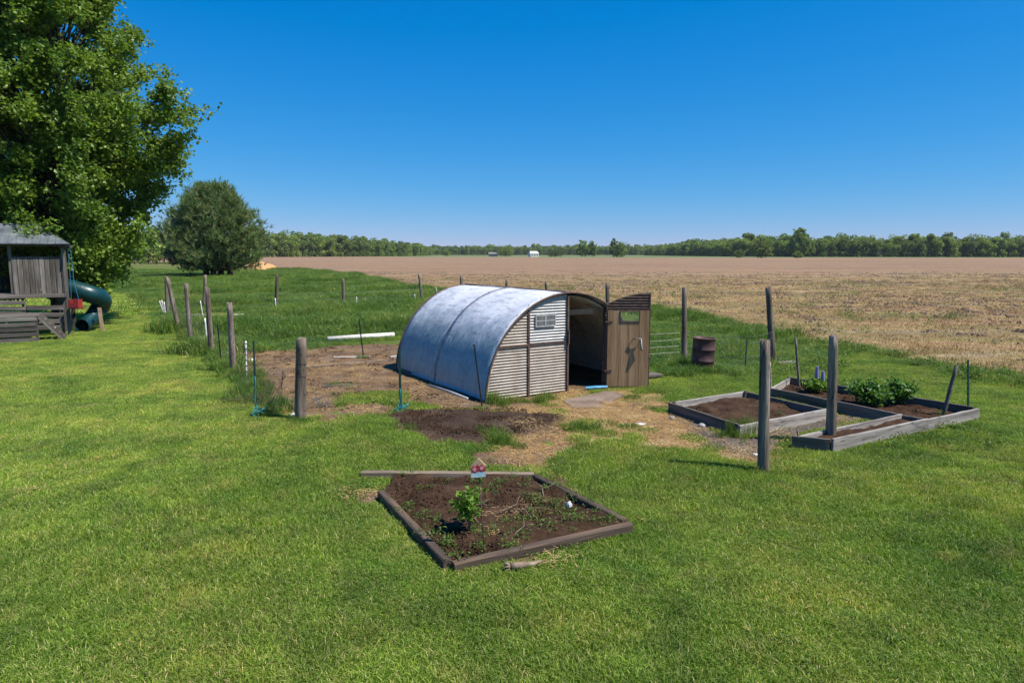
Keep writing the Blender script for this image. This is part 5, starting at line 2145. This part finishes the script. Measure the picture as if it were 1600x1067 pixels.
def weeds():
    """broad-leaved weeds: field margin, right grass strip, garden beds, stubble"""
    kinds = []
    for i in range(5):
        g = np.random.default_rng(300 + i)
        C = g.normal(size=(46, 3)) * np.array([.13, .13, .07]) + np.array([0, 0, .11])
        C[:, 2] = np.abs(C[:, 2])
        kinds.append(leaf_cloud('weed_kind', C, .07 * (.6 + .8 * g.random(46)), M['weed'], link=False, up=.6, seed=i, aspect=.55))
    g = np.random.default_rng(31)
    P, S = [], []
    for (x1, y1), (x2, y2) in zip(EDGE[3:-2], EDGE[4:-1]):
        L = math.hypot(x2 - x1, y2 - y1)
        for k in range(int(L / .13)):
            f = g.random()
            off = abs(g.normal()) * 1.0 - .35
            nx, ny = (y2 - y1) / L, -(x2 - x1) / L
            P.append((x1 + (x2 - x1) * f + nx * off, y1 + (y2 - y1) * f + ny * off, .02))
            S.append(.45 + .75 * g.random())
    # in the stubble, drifting
    X, Y, g2 = jitter_points(-40, 60, 15, 85, .8, 32)
    ok = in_field(X, Y) & in_view(X, Y, 15, 85)
    X, Y = X[ok], Y[ok]
    pr = np.clip(fbm(X * .5, Y, 3.0, 160) * 2.2 - .05, 0, 1) * np.clip(1.5 - Y / 60, .05, 1)
    ok = g2.random(len(X)) < pr
    for x, y in zip(X[ok], Y[ok]):
        P.append((x, y, .05))
        S.append(.5 + .8 * g.random())
    # in the beds
    for _ in range(190):
        a, b = g.random(2)
        p = G(600 + 380 * a, 752 + 136 * b)
        if inside(FB_PTS, np.array([p.x]), np.array([p.y]))[0] and g.random() < .35 + .65 * a:
            P.append((p.x, p.y, .05))
            S.append(.22 + .3 * g.random())
    for pl in (BEDA, BEDBC):
        q = np.array(pl)
        for _ in range(60):
            x = q[:, 0].min() + g.random() * np.ptp(q[:, 0])
            y = q[:, 1].min() + g.random() * np.ptp(q[:, 1])
            if inside(pl, np.array([x]), np.array([y]))[0] and g.random() < .3:
                P.append((x, y, .1))
                S.append(.2 + .3 * g.random())
    for _ in range(60):
        p = G(1380 + 190 * g.random(), 668 + 40 * g.random())
        if not blocked(np.array([p.x]), np.array([p.y]))[0]:
            P.append((p.x, p.y, 0))
            S.append(.3 + .4 * g.random())
    for _ in range(70):
        p = G(1200 + 120 * g.random(), 555 + 35 * g.random())
        P.append((p.x, p.y, 0))
        S.append(.4 + .5 * g.random())
    X, Y, g4 = jitter_points(-14, 14, 3.6, 16, .42, 33)
    ok = in_view(X, Y, 3.6, 16) & ~blocked(X, Y)
    X, Y = X[ok], Y[ok]
    ok = g4.random(len(X)) < np.clip(fbm(X, Y, 2.0, 190) * 1.6, .02, .7)
    for x, y in zip(X[ok], Y[ok]):
        P.append((x, y, -.01))
        S.append(.22 + .22 * g4.random())
    n = len(P)
    scatter('weeds', P, g.random(n) * 6.283, np.array(S), g.integers(0, 5, n), kinds, 'scattered broad-leaved weeds in soil, stubble and field margin', 'weeds')


weeds()


def straw_bits():
    kinds = []
    for i in range(5):
        g = np.random.default_rng(400 + i)
        n = 110
        a = g.random(n) * 6.283
        L = .008 + .03 * g.random(n) ** 1.5
        c = g.normal(size=(n, 2)) * .14
        dx, dy = np.cos(a) * L, np.sin(a) * L
        wx, wy = -np.sin(a) * .0025, np.cos(a) * .0025
        z = .004 + .012 * g.random(n)
        z2 = .004 + .018 * g.random(n)
        V = np.zeros((n, 4, 3))
        V[:, 0] = np.stack([c[:, 0] - dx - wx, c[:, 1] - dy - wy, z], 1)
        V[:, 1] = np.stack([c[:, 0] - dx + wx, c[:, 1] - dy + wy, z], 1)
        V[:, 2] = np.stack([c[:, 0] + dx + wx, c[:, 1] + dy + wy, z2], 1)
        V[:, 3] = np.stack([c[:, 0] + dx - wx, c[:, 1] + dy - wy, z2], 1)
        kinds.append(np_mesh('straw_kind', V.reshape(-1, 3), np.arange(n * 4).reshape(-1, 4), None, M['straw'], link=False, attrs={'rnd': np.repeat(g.random(n), 4)}))
    X, Y, g = jitter_points(-9, 9, 8, 21, .16, 41)
    m, st, md, mu = masks(X, Y)
    pr = np.clip(st * .9 + .28 * m - md * 1.0, 0, 1) * np.clip(.6 + 1.6 * fbm(X, Y, 1.2, 170), .1, 1)
    ok = (g.random(len(X)) < pr) & ~blocked(X, Y)
    X, Y, m, md = X[ok], Y[ok], m[ok], md[ok]
    P = list(np.stack([X, Y, np.maximum(dirt_z(X, Y, m, md), gz(X, Y)) + .004], 1))
    # dead grass wisps on the lawn and dead stems in the front bed
    for (px, py) in ((45, 770), (545, 775), (870, 880), (800, 800), (840, 790), (780, 815), (760, 830)):
        p = G(px, py)
        P.append(np.array([p.x, p.y, .05]))
    n = len(P)
    scatter('straw', P, g.random(n) * 6.283, .8 + .5 * g.random(n), g.integers(0, 5, n), kinds, 'loose yellow straw scattered before the shed door', 'straw')
    # stubble on the field
    kd = [blades('stubble_clump', 34, .42, .12, .012, 1.5, M['dry_blade'], .6, .6, 430 + i, .5) for i in range(4)]
    X, Y, g = jitter_points(-40, 75, 14, 95, .5, 42)
    ok = in_field(X, Y) & in_view(X, Y, 14, 95) & (g.random(len(X)) < np.clip(1.25 - Y / 78, 0, 1))
    X, Y = X[ok], Y[ok]
    n = len(X)
    scatter('field_stubble', np.stack([X, Y, np.full(n, .05)], 1), g.random(n) * 6.283, .8 + .8 * g.random(n), g.integers(0, 4, n), kd, 'dry straw stubble lying on the near part of the field', 'stubble')


straw_bits()


def shrink(pl, k=.88):
    q = np.array(pl)
    c = q.mean(0)
    return [tuple(c + (p - c) * k) for p in q]


def clods():
    kinds = []
    for i in range(5):
        g = np.random.default_rng(500 + i)
        V, F = [], []
        for k in range(22):
            c = g.normal(size=2) * .10
            s = .005 + .02 * g.random() ** 3
            b = len(V)
            for q in range(6):
                a = q * 1.047
                V.append((c[0] + s * math.cos(a) * (.7 + .6 * g.random()), c[1] + s * math.sin(a) * (.7 + .6 * g.random()), s * .2))
            for q in range(4):
                a = q * 1.57
                V.append((c[0] + s * .6 * math.cos(a), c[1] + s * .6 * math.sin(a), s * (.8 + .5 * g.random())))
            F += [(b + 6, b + 7, b + 8, b + 9)]
            F += [(b, b + 1, b + 6), (b + 1, b + 7, b + 6), (b + 1, b + 2, b + 7), (b + 2, b + 3, b + 7), (b + 3, b + 8, b + 7), (b + 3, b + 4, b + 8), (b + 4, b + 5, b + 9), (b + 4, b + 9, b + 8), (b + 5, b, b + 6), (b + 5, b + 6, b + 9)]
        kinds.append(mesh_obj('clod_kind', V, F, M['soil'], link=False))
    P, S = [], []
    g = np.random.default_rng(51)
    X, Y, g3 = jitter_points(-40, 85, 14, 110, .7, 55)
    ok = in_field(X, Y) & in_view(X, Y, 14, 110)
    X, Y = X[ok], Y[ok]
    ok = g3.random(len(X)) < np.clip(.4 + 1.5 * fbm(X * .5, Y, 4.0, 180), .08, 1) * np.clip(1.35 - Y / 85, .03, 1)
    X, Y = X[ok], Y[ok]
    n = len(X)
    fk = []
    for o in kinds:
        c = o.copy()
        c.data = o.data.copy()
        c.data.materials.clear()
        c.data.materials.append(M['fieldclod'])
        fk.append(c)
    scatter('field_clods', np.stack([X, Y, np.full(n, .05)], 1), g3.random(n) * 6.283, (2.2 + 2.5 * g3.random(n)), g3.integers(0, 5, n), fk, 'brown earth clods lying over the stubble field', 'earth')
    for pl, z, n in ((shrink(FB_PTS), .05, 420), (shrink(BEDA), .1, 150), (shrink(BEDBC), .1, 120), (shrink(MOUND), .09, 420), (shrink(PEN), .03, 700)):
        q = np.array(pl)
        for _ in range(n):
            x = q[:, 0].min() + g.random() * np.ptp(q[:, 0])
            y = q[:, 1].min() + g.random() * np.ptp(q[:, 1])
            if inside(pl, np.array([x]), np.array([y]))[0]:
                P.append((x, y, z + .01))
                S.append(.5 + .6 * g.random() ** 2)
    n = len(P)
    scatter('soil_clods', P, g.random(n) * 6.283, np.array(S), g.integers(0, 5, n), kinds, 'crumbly brown soil clods in the garden beds', 'soil')


clods()

# dead stems lying in the front bed
g = np.random.default_rng(61)
STEM_LABELS = ('right of the sapling, pointing to the white cup', 'right of the sapling, pointing toward the near timber', 'near the middle of the near timber', 'closest to the white cup',
               'between sapling and sign rod', 'just right of the sapling leaves')
for i, (a, b) in enumerate((((770, 812), (812, 792)), ((790, 806), (830, 826)), ((800, 846), (818, 828)), ((850, 785), (868, 770)), ((745, 815), (760, 835)), ((735, 802), (770, 806)))):
    A, B = G(*a), G(*b)
    m = MB()
    d = B - A
    w = Vector((-d.y, d.x, 0)) * (.25 if i % 2 else -.2)
    m.tube([Vector((0, 0, -.02)), d * .2 + w * .5 + Vector((0, 0, .02)), d * .45 + w + Vector((0, 0, .045)), d * .7 + w * .7 + Vector((0, 0, .03)), d + Vector((0, .03, .06))], [.007, .006, .005, .004, .002], 5)
    m.tube([d * .45 + w + Vector((0, 0, .045)), d * .6 + w * 1.8 + Vector((0, 0, .07)), d * .72 + w * 2.6 + Vector((0, 0, .06))], [.004, .003, .0015], 4)
    o = m.build('dead_stem', M['twig'], None, True)
    o.location = A + Vector((0, 0, .07))
    tag(o, 'pale dead stem on the garden soil ' + STEM_LABELS[i], 'stem', 'dead stems in the front bed')


# ------------------------------------------------------------------ clear summer air that slowly blues the far woods
m = MB().box((0, 3000, 17), (15000, 9000, 37))
hz = bpy.data.materials.new('air')
hz.use_nodes = True
nt = hz.node_tree
nt.nodes.remove(nt.nodes['Principled BSDF'])
pv = nt.nodes.new('ShaderNodeVolumePrincipled')
pv.inputs['Color'].default_value = (.82, .9, 1, 1)
pv.inputs['Density'].default_value = HAZE
nt.links.new(pv.outputs[0], nt.nodes['Material Output'].inputs['Volume'])
o = m.build('haze', hz)
tag(o, 'thin clear air over the fields', 'haze', kind='stuff')
